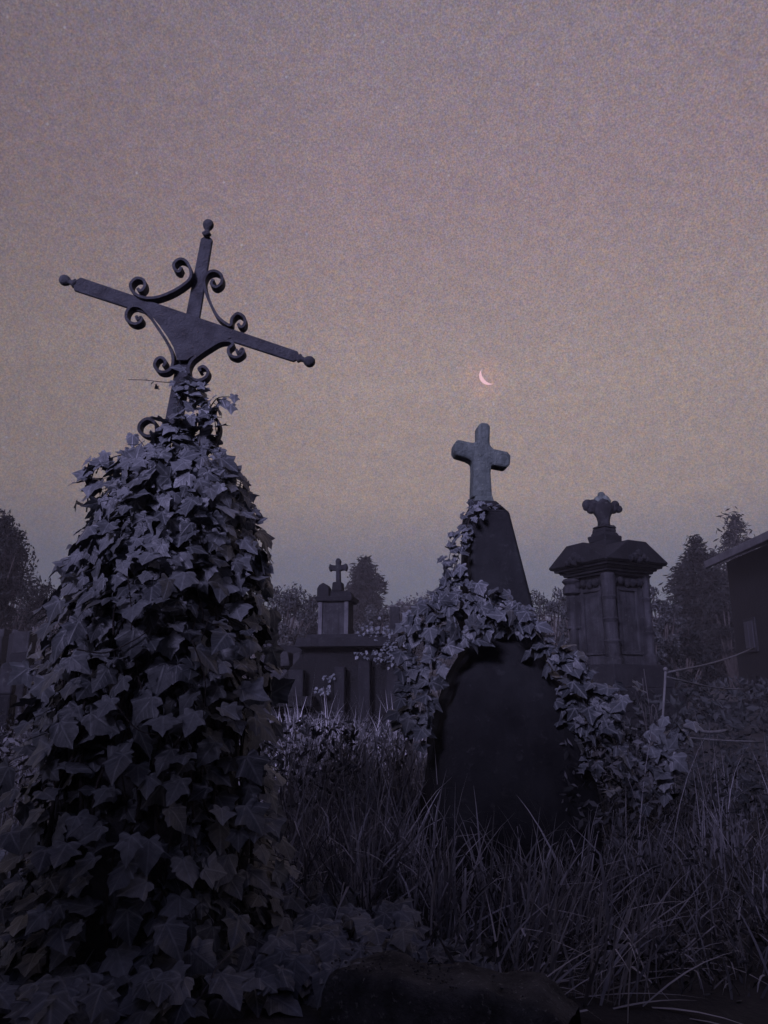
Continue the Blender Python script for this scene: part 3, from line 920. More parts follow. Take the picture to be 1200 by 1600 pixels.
# old rubble wall between cairn and chest tomb
wl = P(440, 1060, 8.2)
gw = float(ground_h(wl[0], 8.2))
rw = empty("rubble_wall", (wl[0], 8.2, gw), 0, "low tumbled wall of pale rubble blocks between the ivy cairn and the chest tomb", "wall")
kk = mpp(8.2)
mb = MB()
z0 = 0.0
for (px, py, w, h) in ((442, 1031, 27, 26), (467, 1031, 17, 22), (420, 1030, 18, 18), (432, 1056, 38, 20), (468, 1052, 22, 16), (420, 1075, 24, 14), (448, 1078, 26, 16), (472, 1075, 18, 18), (425, 1095, 30, 16), (458, 1098, 30, 16), (424, 1010, 20, 10), (478, 1010, 18, 9), (430, 1114, 36, 18), (466, 1116, 32, 18)):
    c = P(px, py, 8.2)
    box(mb, (c[0] - wl[0], rng.uniform(-0.03, 0.05), c[2] - gw), (w * kk * 0.95, 0.35, h * kk * 0.92), 0.94, rng.normal(0, 0.06), rng.uniform(), 0.01)
mb.build("blockwork", M['drabstone'], rw, bevel=0.02)
mb = MB()
box(mb, (0.02, 0.22, 0.40), (0.52, 0.2, 0.98), 0.97)
mb.build("core", M['darkstone'], rw)

# grave slab right
sc_ = P(1128, 1100, 9.0)
gs = float(ground_h(sc_[0], 9.0))
mb = MB(); box(mb, (0, 0, (sc_[2] - gs) / 2), (0.28, 0.5, sc_[2] - gs + 0.06), 0.97)
tag(mb.build("grave_slab", M['darkstone'], bevel=0.01, loc=(sc_[0], 9.0, gs), rz=R(8)), "weathered oblong grave slab below the shed beyond the rails", "gravestone")

# ================================================================== IRON RAILS (right)
YR = 3.6
rp = P(1036, 1150, YR)
gr = float(ground_h(rp[0], YR))
rl = empty("grave_railing", (rp[0], YR, gr), 0, "thin bent iron grave railing, one slim post with spreading rods, before the shed", "railing")
o0 = np.array([rp[0], YR, gr])
mb = MB()
tube(mb, np.array([(P(1031, 1200, YR)), (P(1040, 1049, YR))]) - o0, 0.006, 0.006, 8)
lathe(mb, [(0.004, 0), (0.011, 0.006), (0.011, 0.014), (0.004, 0.02)], P(1040, 1049, YR) - o0, seg=10)
mb.build("post", M['rail'], rl, smooth=True)
for (a, b2, r) in ((P(1040, 1051, YR), P(1176, 1013, 5.5), 0.005), (P(1040, 1057, YR), P(1170, 1077, 5.2), 0.004), (P(955, 1132, 3.45), P(1192, 1159, 3.9), 0.005), (P(1062, 1132, 3.6), P(1136, 1141, 3.75), 0.008)):
    mb = MB()
    pts = np.array([a * (1 - f) + b2 * f + np.array([0, 0, -0.02 * math.sin(f * math.pi)]) for f in np.linspace(0, 1, 9)])
    tube(mb, pts - o0, r, r, 7)
    mb.build("rail", M['rail'], rl, smooth=True)

# ================================================================== SHED / HOUSE (right edge)
E1 = P(1120, 882, 12.0)
ez = float(E1[2])
E2 = PZ(1200, 846, ez)
d = unit(E2[:2] - E1[:2])
nrm2 = np.array([-d[1], d[0]])
if nrm2[0] < 0: nrm2 = -nrm2
rzh = math.atan2(d[1], d[0])
Lh = float(np.linalg.norm(E2[:2] - E1[:2])) + 1.6
gh = float(ground_h(E1[0] + 1, 11.5))
hs = empty("house", (E1[0], E1[1], gh), 0, "dark low house with a pale shallow roof at the right edge", "house")
def H(u, v, z): # along eave, inward, height above house ground
    p = E1[:2] + d * u + nrm2 * v
    return (p[0] - E1[0], p[1] - E1[1], z)
eh = ez - gh
def slab(mb, u0, u1, v0, v1, z00, z01, th):
    # z00 at v0, z01 at v1
    V = [H(u0, v0, z00), H(u1, v0, z00), H(u1, v1, z01), H(u0, v1, z01)]
    V += [(x, y, z + th) for (x, y, z) in V]
    mb.add(V, BOXF)
Wd = 4.4
pit = math.tan(R(19))
mb = MB(); slab(mb, 0.10, Lh - 0.1, 0.12, Wd - 0.12, -0.3, -0.3, eh + 0.32)
mb.build("wall", M['wall'], hs)
rf = MB(); slab(rf, -0.05, Lh, -0.1, Wd / 2, eh + 0.0, eh + pit * (Wd / 2 + 0.1), 0.05)
slab(rf, -0.05, Lh, Wd / 2, Wd + 0.1, eh + pit * (Wd / 2 + 0.1), eh, 0.05)
roof = rf.build("roof", M['roof'], hs)
mb = MB()
for k_ in range(int(Lh / 0.22)):
    slab(mb, 0.5 + k_ * 0.22, 0.5 + k_ * 0.22 + 0.205, Wd / 2 - 0.1, Wd / 2 + 0.1, eh + pit * (Wd / 2) + 0.04 + 0.03 * (k_ % 3 == 0), eh + pit * (Wd / 2) + 0.04 + 0.03 * (k_ % 3 == 0), 0.09)
mb.build("ridge_tiles", M['darkstone'], roof, bevel=0.01)
mb = MB()
slab(mb, 1.9, 2.5, Wd / 2 - 0.35, Wd / 2 + 0.35, eh + 0.4, eh + 0.4, 0.95)
slab(mb, 1.85, 2.55, Wd / 2 - 0.4, Wd / 2 + 0.4, eh + 1.35, eh + 1.35, 0.08)
mb.build("chimney", M['darkstone'], roof, bevel=0.01)
mb = MB(); slab(mb, -0.1, Lh, -0.17, -0.105, eh - 0.05, eh - 0.05, 0.12)
mb.build("fascia_board", M['roof'], hs, bevel=0.01)
mb = MB(); slab(mb, 0.55, 0.95, 0.09, 0.116, eh * 0.36, eh * 0.36, 0.5)
w_ = mb.build("window", M['darkstone'], hs)
mb = MB(); slab(mb, 0.60, 0.735, 0.075, 0.089, eh * 0.36 + 0.05, eh * 0.36 + 0.05, 0.4); slab(mb, 0.765, 0.90, 0.075, 0.089, eh * 0.36 + 0.05, eh * 0.36 + 0.05, 0.4)
mb.build("pane", M['glass'], w_)

# ================================================================== TREES AND SHRUBS
def trunk(mb, h, r, lean=0.0):
    pts = [(lean * f * h + 0.05 * math.sin(f * 5), 0.04 * math.sin(f * 4 + 1), -0.15 + f * (h + 0.15)) for f in np.linspace(0, 1, 8)]
    tube(mb, pts, r, r * 0.25, 8)
    return pts

def conifer(px, ytop, Y, width_px, label, dens=1.0, prof=None, ragged=0.25, name="conifer_tree", leaf=None, mat='conifer', bare=0.0):
    c = P(px, ytop, Y)
    g = float(ground_h(c[0], Y))
    h = float(c[2]) - g
    w = width_px * mpp(Y) / 2
    root = empty(name, (c[0], Y, g), rng.uniform(0, 6), label, "tree", "conifers on the skyline")
    tm = MB(); trunk(tm, h * 0.97, max(0.06, h * 0.022)); 
    cm, bm = MB(), MB()
    nlev = int(44 * dens)
    leaf = leaf or 0.0036 * Y
    for i in range(nlev):
        f = (i + rng.uniform(0, 1)) / nlev
        z = h * (0.08 + 0.92 * f)
        rr = w * (prof(f) if prof else (1 - f) ** 0.8)
        nb = max(3, int(11 * (0.35 + (1 - f))))
        for b_ in range(nb):
            a = rng.uniform(0, 2 * math.pi)
            L = rr * rng.uniform(1 - ragged * 2, 1 + ragged * 0.5)
            if rng.uniform() < bare: continue
            dirv = np.array([math.cos(a), math.sin(a), 0])
            s_ = np.linspace(0.12, 1, 7)
            pts = dirv[None] * (s_ * L)[:, None]
            pts[:, 2] = z + L * (0.35 * s_ - 0.55 * s_ ** 2)
            tube(bm, pts[::2], 0.006 * h * 0.3 + 0.004, 0.003, 4)
            m = int(max(10, 26 * L / max(w, 0.1) * dens))
            t_ = rng.uniform(0.15, 1, m) ** 0.7
            q = np.column_stack([dirv[0] * t_ * L, dirv[1] * t_ * L, z + L * (0.35 * t_ - 0.55 * t_ ** 2)])
            q += rng.normal(0, 0.07 * w + 0.02, q.shape)
            quads(cm, q, leaf, 2.4, dirv * 0.9 + np.array([0, 0, -0.15]), 0.55)
    # leader
    n = 40
    q = np.column_stack([rng.normal(0, 0.02 * h * 0.4, n), rng.normal(0, 0.02 * h * 0.4, n), h * rng.uniform(0.88, 1.0, n)])
    quads(cm, q, leaf, 2.4, np.array([0, 0, 1.2]), 0.5)
    t = tm.build("trunk", M['twig'], root, smooth=True)
    cm.build("crown", M[mat], root)
    bm.build("branches", M['twig'], root)
    return root

conifer(1085, 842, 17, 100, "broad black conifer with a ragged spiky top, between pillar tomb and house", 1.5, lambda f: min(1.0, (1 - f) * 3.0 + 0.08), 0.16)
conifer(1147, 806, 24, 150, "slim pointed conifer rising behind the pale house roof", 1.4, lambda f: min(1, (1 - f) * 1.9 + 0.03), 0.2)
conifer(571, 872, 26, 62, "feathery round-topped conifer beside the small cross of the chest tomb", 1.4, lambda f: min(1.0, (1 - f) * 4.5 + 0.3), 0.25, bare=0.1)

def bush(px, ytop, Y, w_px, h_px, label, n_cl=26, per=90, leaf=None, mat='tree', name="shrub", cat="shrub", group="shrubs along the churchyard edge", spiky=0.0, shape=1.0):
    c = P(px, ytop, Y)
    g = float(ground_h(c[0], Y))
    kk = mpp(Y)
    w = w_px * kk / 2
    top = float(c[2]) - g
    hh = min(top, h_px * kk)
    root = empty(name, (c[0], Y, g), 0, label, cat, group)
    cm, sm = MB(), MB()
    leaf = leaf or 0.0034 * Y
    for i in range(n_cl):
        u = rng.normal(0, 1, 3); u /= np.linalg.norm(u)
        rad = rng.uniform(0.25, 1.0) ** 0.5
        ctr = np.array([u[0] * w * rad, u[1] * w * rad * 0.8, top - hh / 2 + u[2] * hh / 2 * rad * shape])
        cr = rng.uniform(0.16, 0.34) * min(w, hh) 
        if ctr[2] + cr > top: ctr[2] = top - cr * rng.uniform(0.7, 1.3)
        v = unit(rng.normal(0, 1, (per, 3)))
        q = ctr + v * cr * (rng.uniform(0.35, 1.1, (per, 1)))
        q[:, 2] = np.maximum(q[:, 2], 0.02)
        quads(cm, q, leaf, 1.6, np.array([0, 0, 0.4 + spiky]), 1.0, flat=0.0)
        mid = np.array([ctr[0] * 0.35, ctr[1] * 0.35, ctr[2] * 0.45])
        tube(sm, catmull([(rng.normal(0, 0.04), rng.normal(0, 0.04), -0.05), mid, ctr, ctr + np.array([0, 0, cr * 0.8])], 3), 0.012 + 0.006 * top, 0.004, 5)
        for _ in range(3):   # twigs poking out of the crown
            e_ = ctr + unit(rng.normal(0, 1, 3) + np.array([0, 0, 0.8])) * cr * rng.uniform(1.0, 1.45)
            if e_[2] > 0.1: 
                tube(sm, [ctr, (ctr + e_) / 2 + rng.normal(0, 0.02, 3), e_], 0.004, 0.002, 4)
                tt = rng.uniform(0.5, 1, 7)[:, None]
                quads(cm, ctr + (e_ - ctr) * tt + rng.normal(0, leaf * 0.4, (7, 3)), leaf, 1.6, np.array([0, 0, 0.6]), 1.0)
    cm.build("crown", M[mat], root)
    sm.build("branches" if name != "broadleaf_tree" else "trunk", M['twig'], root)
    return root

bush(-6, 800, 13, 110, 190, "tall airy dark tree cut by the left picture edge", 110, 120, None, 'conifer', "broadleaf_tree", "tree", None, 0.2)
bush(22, 885, 15, 130, 120, "dark rounded shrub under the tree at the left picture edge", 36, 110, None, 'conifer')
bush(85, 930, 18, 110, 90, "shrub half hidden behind the ivy cairn on its left side", 26, 90)
bush(440, 912, 16, 120, 130, "bushy grey shrub directly right of the ivy cairn", 46, 130)
bush(492, 935, 18, 70, 100, "shrub behind the corniced block of the chest tomb", 26, 100)
bush(588, 945, 19, 70, 90, "low shrub at the foot of the feathery conifer", 26, 90)
bush(650, 942, 30, 130, 90, "faint far shrub in the dip between conifer and obelisk", 40, 110)
bush(700, 930, 34, 140, 80, "distant shrub behind the obelisk's ivy shoulder", 30, 90)
bush(856, 920, 15, 90, 140, "upright twiggy shrub between the obelisk and the pillar tomb", 40, 120, None, 'tree', "shrub", "shrub", "shrubs along the churchyard edge", 0.9)
bush(900, 918, 13, 60, 150, "narrow shrub close behind the pillar tomb's left columns", 30, 110, None, 'tree', "shrub", "shrub", "shrubs along the churchyard edge", 0.9)
bush(1026, 905, 14, 74, 170, "pale-leaved shrub just right of the pillar tomb", 44, 130)
bush(1062, 985, 11, 110, 110, "low spreading shrub in front of the broad black conifer", 44, 120, None, 'conifer')
bush(1012, 985, 10.5, 60, 90, "small shrub behind the pillar tomb's plinth on the right", 24, 100)
bush(1130, 915, 15.5, 70, 120, "shrub between broad black conifer and house wall", 24, 100, None, 'conifer')
bush(760, 950, 24, 150, 90, "distant shrub hidden mostly by the dark obelisk shaft", 30, 90)
bush(330, 930, 22, 160, 110, "distant shrub behind the ivy cairn", 30, 90)

# far wooded ridge: one continuous mass nobody could count
wd = MB()
n = 34000
x = rng.uniform(-60, 60, n); y = rng.uniform(44, 62, n)
hh = 3.3 + 0.8 * np.sin(x * 0.5) * np.sin(x * 0.21 + 1) + 0.5 * np.sin(x * 1.7)
z = ground_h(x, y) + rng.uniform(0, 1, n) ** 0.6 * np.clip(hh, 0.4, 6)
quads(wd, np.column_stack([x, y, z]), 0.34, 1.5, np.array([0, 0, 0.4]), 1.0)
tag(wd.build("woodland", M['tree']), kind="stuff")

# ================================================================== GRASS, WEEDS, GROUND IVY
def on_ground(n, px0, px1, Y0, Y1):
    Y = rng.uniform(Y0, Y1, n); px = rng.uniform(px0, px1, n)
    X = (px - 600) / F * Y
    return np.column_stack([X, Y, ground_h(X, Y) - 0.01])
gm = MB()
def patch(n, px0, px1, Y0, Y1, l0, l1, w0, w1, lean=0.25, curl=(0.1, 1.6), bias=(0, 0), clump=0, rlo=0.1, rhi=1.0):
    if clump:
        cen = on_ground(clump, px0, px1, Y0, Y1)
        b_ = cen[rng.integers(clump, size=n)] + np.column_stack([rng.normal(0, 0.035, n), rng.normal(0, 0.035, n), np.zeros(n)])
        b_[:, 2] = ground_h(b_[:, 0], b_[:, 1]) - 0.01
    else:
        b_ = on_ground(n, px0, px1, Y0, Y1)
    ld = rng.normal(0, 1, (n, 2)) + np.array(bias)
    blades(gm, b_, rng.uniform(l0, l1, n), rng.uniform(w0, w1, n), ld, np.abs(rng.normal(0, lean, n)), rng.uniform(curl[0], curl[1], n) * (rng.uniform(0, 1, n) ** 0.9 + 0.12), rng.uniform(rlo, rhi, n))
# tall tussocks in the middle
patch(800, 445, 690, 2.25, 2.75, 0.20, 0.46, 0.004, 0.010, 0.32, (0.3, 2.6), (0, -0.5), 30)
patch(850, 435, 680, 2.75, 3.6, 0.28, 0.58, 0.005, 0.011, 0.32, (0.3, 2.6), (0, -0.4), 36)
patch(560, 425, 650, 3.6, 5.2, 0.3, 0.58, 0.005, 0.012, 0.32, (0.2, 2.2), (0, -0.2), 40)
patch(200, 440, 680, 2.9, 3.8, 0.42, 0.66, 0.006, 0.012, 0.4, (0.4, 2.6), (0, -0.4), 24, 0.5)
# lower tufts before the obelisk
patch(190, 650, 900, 1.95, 2.4, 0.06, 0.22, 0.004, 0.009, 0.55, (0.4, 3.0), (0.5, -0.3), 22, 0.1, 0.75)
patch(70, 810, 890, 2.1, 2.3, 0.20, 0.36, 0.005, 0.011, 0.45, (0.0, 0.9), (1.6, 0.2), 6)
patch(260, 660, 900, 2.2, 2.5, 0.18, 0.40, 0.004, 0.009, 0.45, (0.4, 2.8), (0, -0.3), 20, 0.0, 0.8)
# flattened dry blades lower right
patch(190, 740, 980, 1.72, 2.15, 0.16, 0.34, 0.004, 0.010, 1.0, (0.2, 1.2), (1.3, -0.5), 18, 0.35)
# right field of thinner grass
patch(460, 910, 1230, 2.4, 3.2, 0.12, 0.36, 0.003, 0.008, 0.35, (0.3, 2.8), (0, -0.2), 40, 0.0, 0.55)
patch(420, 890, 1260, 3.2, 4.4, 0.10, 0.28, 0.004, 0.008, 0.3, (0.2, 2.2), (0, 0), 50, 0.0, 0.12)
patch(420, 960, 1260, 1.75, 2.4, 0.06, 0.22, 0.003, 0.007, 0.6, (0.2, 2.4), (0, 0), 50, 0.0)
# rough grass farther off
patch(700, -100, 900, 5.5, 11, 0.15, 0.3, 0.006, 0.012, 0.3, (0.1, 1.2), (0, 0), 0, 0.0, 0.15)
patch(300, -150, 90, 2.6, 5.5, 0.2, 0.4, 0.005, 0.01, 0.3, (0.1, 1.4), (0, 0), 0, 0.0, 0.25)
patch(90, 380, 470, 2.4, 4.0, 0.25, 0.5, 0.005, 0.01, 0.3, (0.1, 1.4))
# a scatter of very long seed stalks
patch(26, 440, 720, 2.4, 3.4, 0.5, 0.75, 0.0025, 0.004, 0.15, (0.0, 0.6), (0, 0), 0, 0.5)
patch(24, 930, 1220, 2.5, 3.3, 0.40, 0.65, 0.0025, 0.004, 0.2, (0.0, 1.4), (0, 0), 0, 0.5)
tag(gm.build("grass", M['blade'], smooth=True), kind="stuff")

# small-leaved undergrowth
um = MB()
def weeds(n, px0, px1, Y0, Y1, h0, h1, size, el=1.7, tone=(0, 1)):
    b_ = on_ground(n, px0, px1, Y0, Y1)
    b_[:, 2] += rng.uniform(h0, h1, n)
    quads(um, b_, size, el, np.array([0, -0.2, 0.1]), 1.0, rng.uniform(*tone, n), 0.0)
weeds(1500, 415, 640, 3.3, 4.8, 0.15, 0.4, 0.03)
weeds(500, 415, 560, 2.7, 3.4, 0.25, 0.5, 0.025)
weeds(900, 860, 1010, 2.6, 3.4, 0.2, 0.5, 0.022)
weeds(900, 860, 1240, 2.3, 3.2, 0.03, 0.2, 0.018)
weeds(900, 900, 1240, 1.75, 2.5, 0.0, 0.1, 0.014)
weeds(900, 500, 900, 1.8, 2.7, 0.0, 0.1, 0.016)
weeds(1800, -120, 110, 2.6, 5.5, 0.05, 0.45, 0.025)
weeds(1000, 380, 560, 4.6, 7.4, 0.05, 0.25, 0.035)
weeds(2600, 930, 1300, 3.2, 5.5, 0.0, 0.22, 0.03, 1.7, (0, 0.15))
weeds(3200, 930, 1400, 5.5, 11, 0.0, 0.5, 0.05, 1.7, (0, 0.12))
weeds(1200, -150, 1000, 9, 14, 0.05, 0.4, 0.05)
tag(um.build("undergrowth", M['weed']), kind="stuff")

# ground ivy running forward from the cairn
gi = MB()
def givy(n, px0, px1, Y0, Y1, smin, smax, hmax=0.1):
    b_ = on_ground(n, px0, px1, Y0, Y1)
    for p in b_:
        add_leaf(gi, p + np.array([0, 0, rng.uniform(0.02, hmax)]), np.array([rng.normal(0, 0.7), -1.0, -0.5]), np.array([rng.normal(0, 0.35), -0.55 + rng.normal(0, 0.2), 1.0]), rng.uniform(smin, smax), rng.uniform(0.05, 0.9))
givy(200, -200, 330, 1.55, 1.8, 0.05, 0.085, 0.12)
givy(260, -150, 640, 1.72, 2.0, 0.05, 0.09, 0.10)
givy(150, 380, 640, 1.85, 2.2, 0.05, 0.085, 0.12)
givy(130, 400, 560, 2.1, 2.6, 0.045, 0.08, 0.14)
givy(120, -150, 120, 2.0, 2.6, 0.05, 0.09, 0.15)
givy(60, 560, 760, 1.85, 2.05, 0.04, 0.065, 0.06)
tag(gi.build("ground_ivy", M['ivy'], smooth=True), kind="stuff")

# ------------------------------------------------------------------ foreground kerb slab
ka, kb = PZ(500, 1512, 0.1), PZ(880, 1580, 0.1)
dk = unit(kb[:2] - ka[:2]); nk = np.array([-dk[1], dk[0]])
if nk[1] < 0: nk = -nk
Lk = float(np.linalg.norm(kb[:2] - ka[:2]))
gk = float(ground_h(ka[0], ka[1]))
ke = empty("kerb_stone", (ka[0], ka[1], 0), math.atan2(dk[1], dk[0]), "worn mossy kerb stone lying in the foreground, grit scattered on top", "kerb stone")
mb = MB()
nu, nv = 44, 10
wk = 0.14
V, Fc = [], []
for j in range(nv + 1):
    for i in range(nu + 1):
        u, v = i / nu, j / nv
        edge = min(u, 1 - u) * 8
        zz_ = 0.1 + 0.006 * math.sin(u * 21 + v * 3) + rng.normal(0, 0.0016) - 0.02 * max(0, 1 - v * 6) ** 2 - 0.03 * max(0, 1 - edge)
        V.append((u * Lk, v * wk + 0.012 * math.sin(u * 9 + 1), zz_))
top = len(V)
for i in range(nu + 1):
    u = i / nu
    V.append((u * Lk, -0.012 + 0.012 * math.sin(u * 9 + 1), -0.06))
for i in range(nu + 1):
    u = i / nu
    V.append((u * Lk, wk + 0.02, -0.06))
for j in range(nv):
    for i in range(nu):
        a = j * (nu + 1) + i
        Fc.append((a, a + 1, a + nu + 2, a + nu + 1))
for i in range(nu):
    Fc.append((top + i, top + i + 1, i + 1, i))
    c0 = nv * (nu + 1) + i
    Fc.append((c0, c0 + 1, top + nu + 2 + i, top + nu + 1 + i))
mb.add(V, Fc)
mb.build("slab", M['kerb'], ke, smooth=True)
mb = MB()
for _ in range(120):
    u = np.clip(rng.normal(0.36, 0.2), 0.02, 0.97); v = rng.uniform(0.1, 0.95)
    r = rng.uniform(0.0015, 0.0042)
    blob(mb, (u * Lk, v * wk, 0.1 + r * 0.2), r, 6, 0.6)
o = mb.build("grit", M['headstone'], ke, smooth=True)
o["kind"] = "stuff"

# fallen twig lower left
w = catmull([P(288, 1592, 1.66), P(310, 1560, 1.68), P(328, 1535, 1.7), P(338, 1512, 1.72), P(362, 1488, 1.76)], 5)
tg = MB(); tube(tg, w - w[0], 0.0035, 0.002, 7)
w2 = catmull([P(312, 1556, 1.68), P(318, 1538, 1.67), P(314, 1528, 1.66)], 4)
tube(tg, w2 - w[0], 0.002, 0.0012, 5)
tag(tg.build("twig", M['deadtwig'], smooth=True, loc=tuple(w[0])), "thin crooked dry twig sticking up among the lower left ivy", "twig")

# tall dry weed stalks right of the obelisk
tw_ = P(1010, 1190, 2.9)
tl = empty("weed_stalk", (tw_[0], 2.9, float(ground_h(tw_[0], 2.9))), 0, "tall looping dry weed stalks between the obelisk's ivy and the iron rails", "weed")
org = -np.array([tw_[0], 2.9, float(ground_h(tw_[0], 2.9))])
for pts in ([(1018, 1230), (1012, 1150), (1004, 1060)], [(1025, 1230), (1016, 1120), (1006, 1045)], [(1026, 1200), (1018, 1110), (1024, 1106), (1027, 1130), (1022, 1180)], [(1020, 1190), (1000, 1090), (993, 1084), (1004, 1110)], [(1000, 1250), (985, 1170), (968, 1125)], [(1112, 1250), (1109, 1180), (1108, 1125)], [(1105, 1250), (1098, 1170), (1085, 1110)]):
    mb = MB(); tube(mb, catmull([P(a, b2, 2.9) for a, b2 in pts], 7) + org, 0.0022, 0.0012, 5)
    mb.build("stalk", M['deadtwig'], tl, smooth=True)

# ================================================================== MOON
MD = 1500.0
mc = ray(763, 587); mc = mc / np.linalg.norm(mc)
mpos = np.array([0, 0, CAM_Z]) + mc * MD
fwd = np.array([0, CP, SP])
rgt = np.array([1.0, 0, 0]); upv = np.array([0, -SP, CP])
mr = 14.0 / F * MD
mb = MB()
# lune of a sphere, horns on an axis tilted to the lower right
ax = unit(rgt * 0.62 - upv * 0.78)               # horn axis
side = unit(-rgt * 0.78 - upv * 0.62)            # towards the lit limb
vw = -mc
V, Fc = [], []
na, nb = 24, 6
for i in range(na + 1):
    th = math.pi * i / na
    for j in range(nb + 1):
        ph = R(2 + 52 * j / nb)                     # 0 = limb, grows towards the viewer
        rr = mr * math.sin(th)
        V.append(ax * mr * math.cos(th) + rr * (side * math.cos(ph) + vw * math.sin(ph)))
for i in range(na):
    for j in range(nb):
        a = i * (nb + 1) + j
        Fc.append((a, a + 1, a + nb + 2, a + nb + 1))
    a = i * (nb + 1)
    Fc.append((a + nb, a, a + nb + 1, a + 2 * nb + 1))
mb.add(V, Fc)
tag(mb.build("moon", M['moon'], smooth=True, loc=tuple(mpos)), "thin pink glowing crescent moon high above the stone cross", "moon")

# ================================================================== SHADE_HEDGE BEHIND THE VIEWER (unseen, added to shade the low ground)
SHADE_HEDGE = True
if SHADE_HEDGE:
    hb = MB()
    n = 22000
    HY = -2.3
    x = rng.uniform(-8, 6, n); zt0 = 2.82 + 0.10 * np.sin(x * 2.3) + 0.08 * np.sin(x * 5.1)
    z = -0.92 + rng.uniform(0, 1, n) * (zt0 + 0.92)
    y = HY + rng.normal(0, 0.25, n)
    quads(hb, np.column_stack([x, y, z]), 0.14, 1.4, np.array([0, 0, 0.5]), 1.0)
    he = empty("shade_hedge", (0, HY, -0.92), 0, "unseen leafy hedge behind the viewer", "shade_hedge")
    o = hb.build("shade_foliage", M['conifer'], he)
    o.location = (0, -HY, 0.92)
    cb_ = MB(); box(cb_, (-1, HY, 0.85), (14, 0.3, 3.5))  # solid core added inside the leaves to block the sun
    o = cb_.build("shade_core", M['twig'], he); o.location = (0, -HY, 0.92)

# ================================================================== HAZE
mm = bpy.data.materials.new("haze air"); mm.use_nodes = True
nt = mm.node_tree
for n_ in list(nt.nodes):
    if n_.type != 'OUTPUT_MATERIAL': nt.nodes.remove(n_)
pv = N(nt, 'ShaderNodeVolumePrincipled')
pv.inputs['Color'].default_value = (0.86, 0.80, 0.76, 1)
pv.inputs['Density'].default_value = 0.0042
nt.links.new(pv.outputs[0], nt.nodes['Material Output'].inputs['Volume'])
hz = MB()
x0, x1, y0, y1, z0, z1 = -75, 75, -12, 70, -2.4, 9.5
box(hz, ((x0 + x1) / 2, (y0 + y1) / 2, (z0 + z1) / 2), (x1 - x0, y1 - y0, z1 - z0))
HAZE = True
if HAZE:
    tag(hz.build("haze", mm), kind="stuff")

# ================================================================== LIGHT
SUN_EL, SUN_AZ = R(22), R(-155)     # behind the viewer and to the left; azimuth measured from +Y towards +X
sd = bpy.data.lights.new("sun", 'SUN')
so = bpy.data.objects.new("sun", sd); COL.objects.link(so)
to_sun = Vector((math.sin(SUN_AZ) * math.cos(SUN_EL), math.cos(SUN_AZ) * math.cos(SUN_EL), math.sin(SUN_EL)))
so.rotation_euler = to_sun.to_track_quat('Z', 'Y').to_euler()
so.location = to_sun * 20
sd.energy = 4.6
sd.angle = R(15)
sd.color = (0.60, 0.545, 1.0)

world = bpy.data.worlds.new("World")
scene.world = world
world.use_nodes = True
nt = world.node_tree
bg = nt.nodes['Background']
tc = N(nt, 'ShaderNodeTexCoord').outputs['Generated']
nrmz = N(nt, 'ShaderNodeVectorMath', operation='NORMALIZE'); nt.links.new(tc, nrmz.inputs[0])
D = nrmz.outputs[0]
sx = N(nt, 'ShaderNodeSeparateXYZ'); nt.links.new(D, sx.inputs[0])
def lin(c): return tuple(((v / 255) / 12.92 if v / 255 <= 0.04045 else ((v / 255 + 0.055) / 1.055) ** 2.4) for v in c)
base = ramp(nt, sx.outputs[2], [(0.0, lin((54, 53, 72))), (0.10, lin((60, 58, 78))), (0.165, lin((93, 84, 94))), (0.25, lin((140, 120, 110))), (0.40, lin((150, 131, 124))), (0.60, lin((140, 120, 124))), (0.76, lin((130, 116, 124))), (1.0, lin((80, 80, 132)))])
def dotdir(v):
    n = N(nt, 'ShaderNodeVectorMath', operation='DOT_PRODUCT')
    nt.links.new(D, n.inputs[0]); n.inputs[1].default_value = tuple(v)
    return n.outputs['Value']
# the glow sits right of centre: the sky dims towards the left
fall = ramp(nt, math_n(nt, 'MULTIPLY', math_n(nt, 'ADD', sx.outputs[0], 1.0), 0.5), [(0.0, 0.65), (0.28, 0.66), (0.36, 0.80), (0.48, 1.0), (0.62, 1.02), (0.74, 0.94)])
col = mixcol(nt, 1.0, base, fall, 'MULTIPLY')
# behind the viewer the dusk is bluer
back = math_n(nt, 'MULTIPLY', math_n(nt, 'SUBTRACT', 0.35, sx.outputs[1]), 0.9, True)
col = mixcol(nt, back, col, (0.048, 0.048, 0.145))
# aureole round the moon
hc = ray(756, 592); hc /= np.linalg.norm(hc)
dm = dotdir(hc)
au = math_n(nt, 'DIVIDE', math_n(nt, 'SUBTRACT', dm, 1 - (50 / F) ** 2 / 2), (50 / F) ** 2 / 2, True)
au = math_n(nt, 'POWER', au, 2.5)
col = mixcol(nt, math_n(nt, 'MULTIPLY', au, 0.27), col, (0.56, 0.30, 0.26))
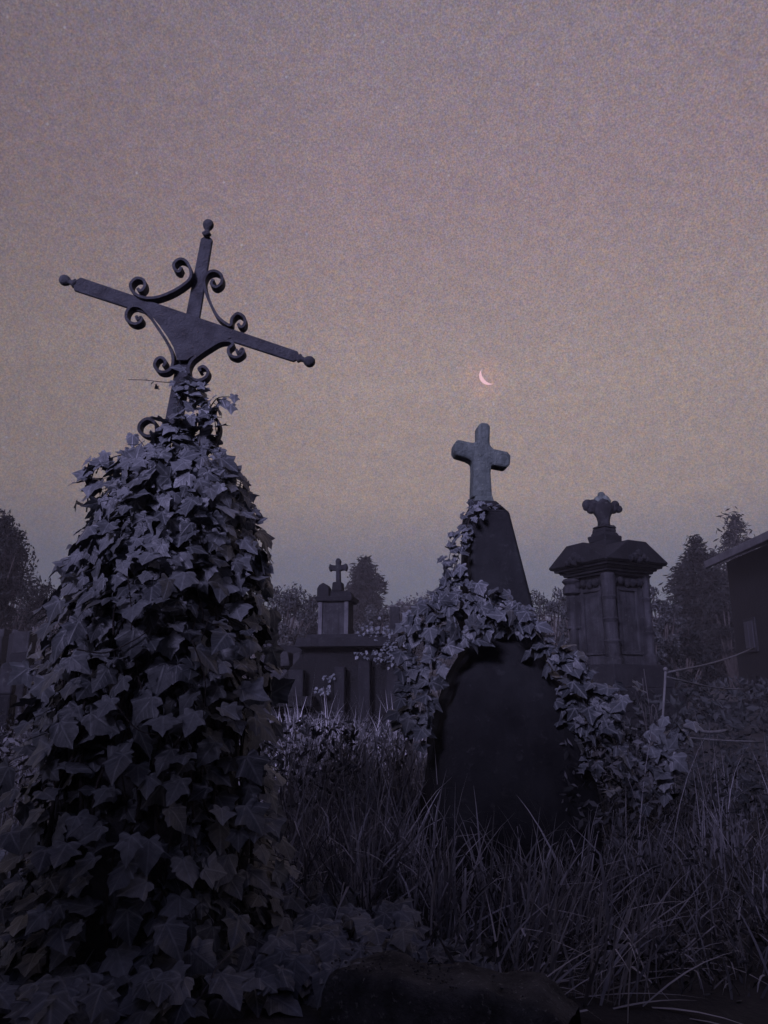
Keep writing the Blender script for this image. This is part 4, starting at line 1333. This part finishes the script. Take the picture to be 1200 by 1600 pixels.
# fine mottling of the sky
n1 = noise_t(nt, D, 500, 2, 0.7)
n2 = noise_t(nt, D, 230, 3, 0.65)
n3 = noise_t(nt, D, 60, 3, 0.6)
g1 = math_n(nt, 'ADD', math_n(nt, 'MULTIPLY', n1.outputs[0], 1.7), 0.15)
col = mixcol(nt, 1.0, col, g1, 'MULTIPLY')
warm = ramp(nt, n2.outputs[0], [(0.32, (0.46, 0.45, 0.60)), (0.5, (0.5, 0.5, 0.5)), (0.68, (0.56, 0.525, 0.37))])
chroma = mixcol(nt, 0.25, warm, n2.outputs[1])
ch2 = N(nt, 'ShaderNodeVectorMath', operation='SCALE'); nt.links.new(chroma, ch2.inputs[0]); ch2.inputs['Scale'].default_value = 2.0
col = mixcol(nt, 1.0, col, ch2.outputs[0], 'MULTIPLY')
g3 = math_n(nt, 'ADD', math_n(nt, 'MULTIPLY', n3.outputs[0], 0.34), 0.83)
col = mixcol(nt, 1.0, col, g3, 'MULTIPLY')
# faint stars
vo = N(nt, 'ShaderNodeTexVoronoi'); vo.inputs['Scale'].default_value = 62
nt.links.new(D, vo.inputs['Vector'])
star = math_n(nt, 'SUBTRACT', 1.0, math_n(nt, 'DIVIDE', vo.outputs['Distance'], 0.13), True)
sep = N(nt, 'ShaderNodeSeparateColor'); nt.links.new(vo.outputs['Color'], sep.inputs[0])
star = math_n(nt, 'MULTIPLY', star, math_n(nt, 'POWER', sep.outputs[0], 2.5))
upm = math_n(nt, 'MULTIPLY', math_n(nt, 'SUBTRACT', sx.outputs[2], 0.12), 6.0, True)
star = math_n(nt, 'MULTIPLY', star, upm)
col = mixcol(nt, math_n(nt, 'MULTIPLY', star, 0.5), col, (0.5, 0.52, 0.66))
sky = N(nt, 'ShaderNodeTexSky', sky_type='NISHITA')
sky.sun_disc = False
sky.sun_elevation = SUN_EL
sky.sun_rotation = SUN_AZ
sky.air_density = 1.0
sk = N(nt, 'ShaderNodeVectorMath', operation='SCALE'); nt.links.new(sky.outputs[0], sk.inputs[0]); sk.inputs['Scale'].default_value = 0.06
skc = mixcol(nt, 1.0, sk.outputs[0], (0.2, 0.2, 0.2), 'MULTIPLY')
tot = mixcol(nt, 1.0, col, skc, 'ADD')
nt.links.new(tot, bg.inputs['Color'])
bg.inputs['Strength'].default_value = 1.0

# ================================================================== RENDER SETTINGS
scene.view_settings.view_transform = 'Standard'
scene.view_settings.look = 'None'
scene.view_settings.exposure = 0
scene.view_settings.gamma = 1
scene.render.engine = 'CYCLES'
cy = scene.cycles
cy.max_bounces = 5; cy.diffuse_bounces = 4; cy.glossy_bounces = 2; cy.transmission_bounces = 2; cy.volume_bounces = 0
cy.use_denoising = True
try: cy.denoiser = 'OPENIMAGEDENOISE'
except Exception: pass
cy.sample_clamp_indirect = 3
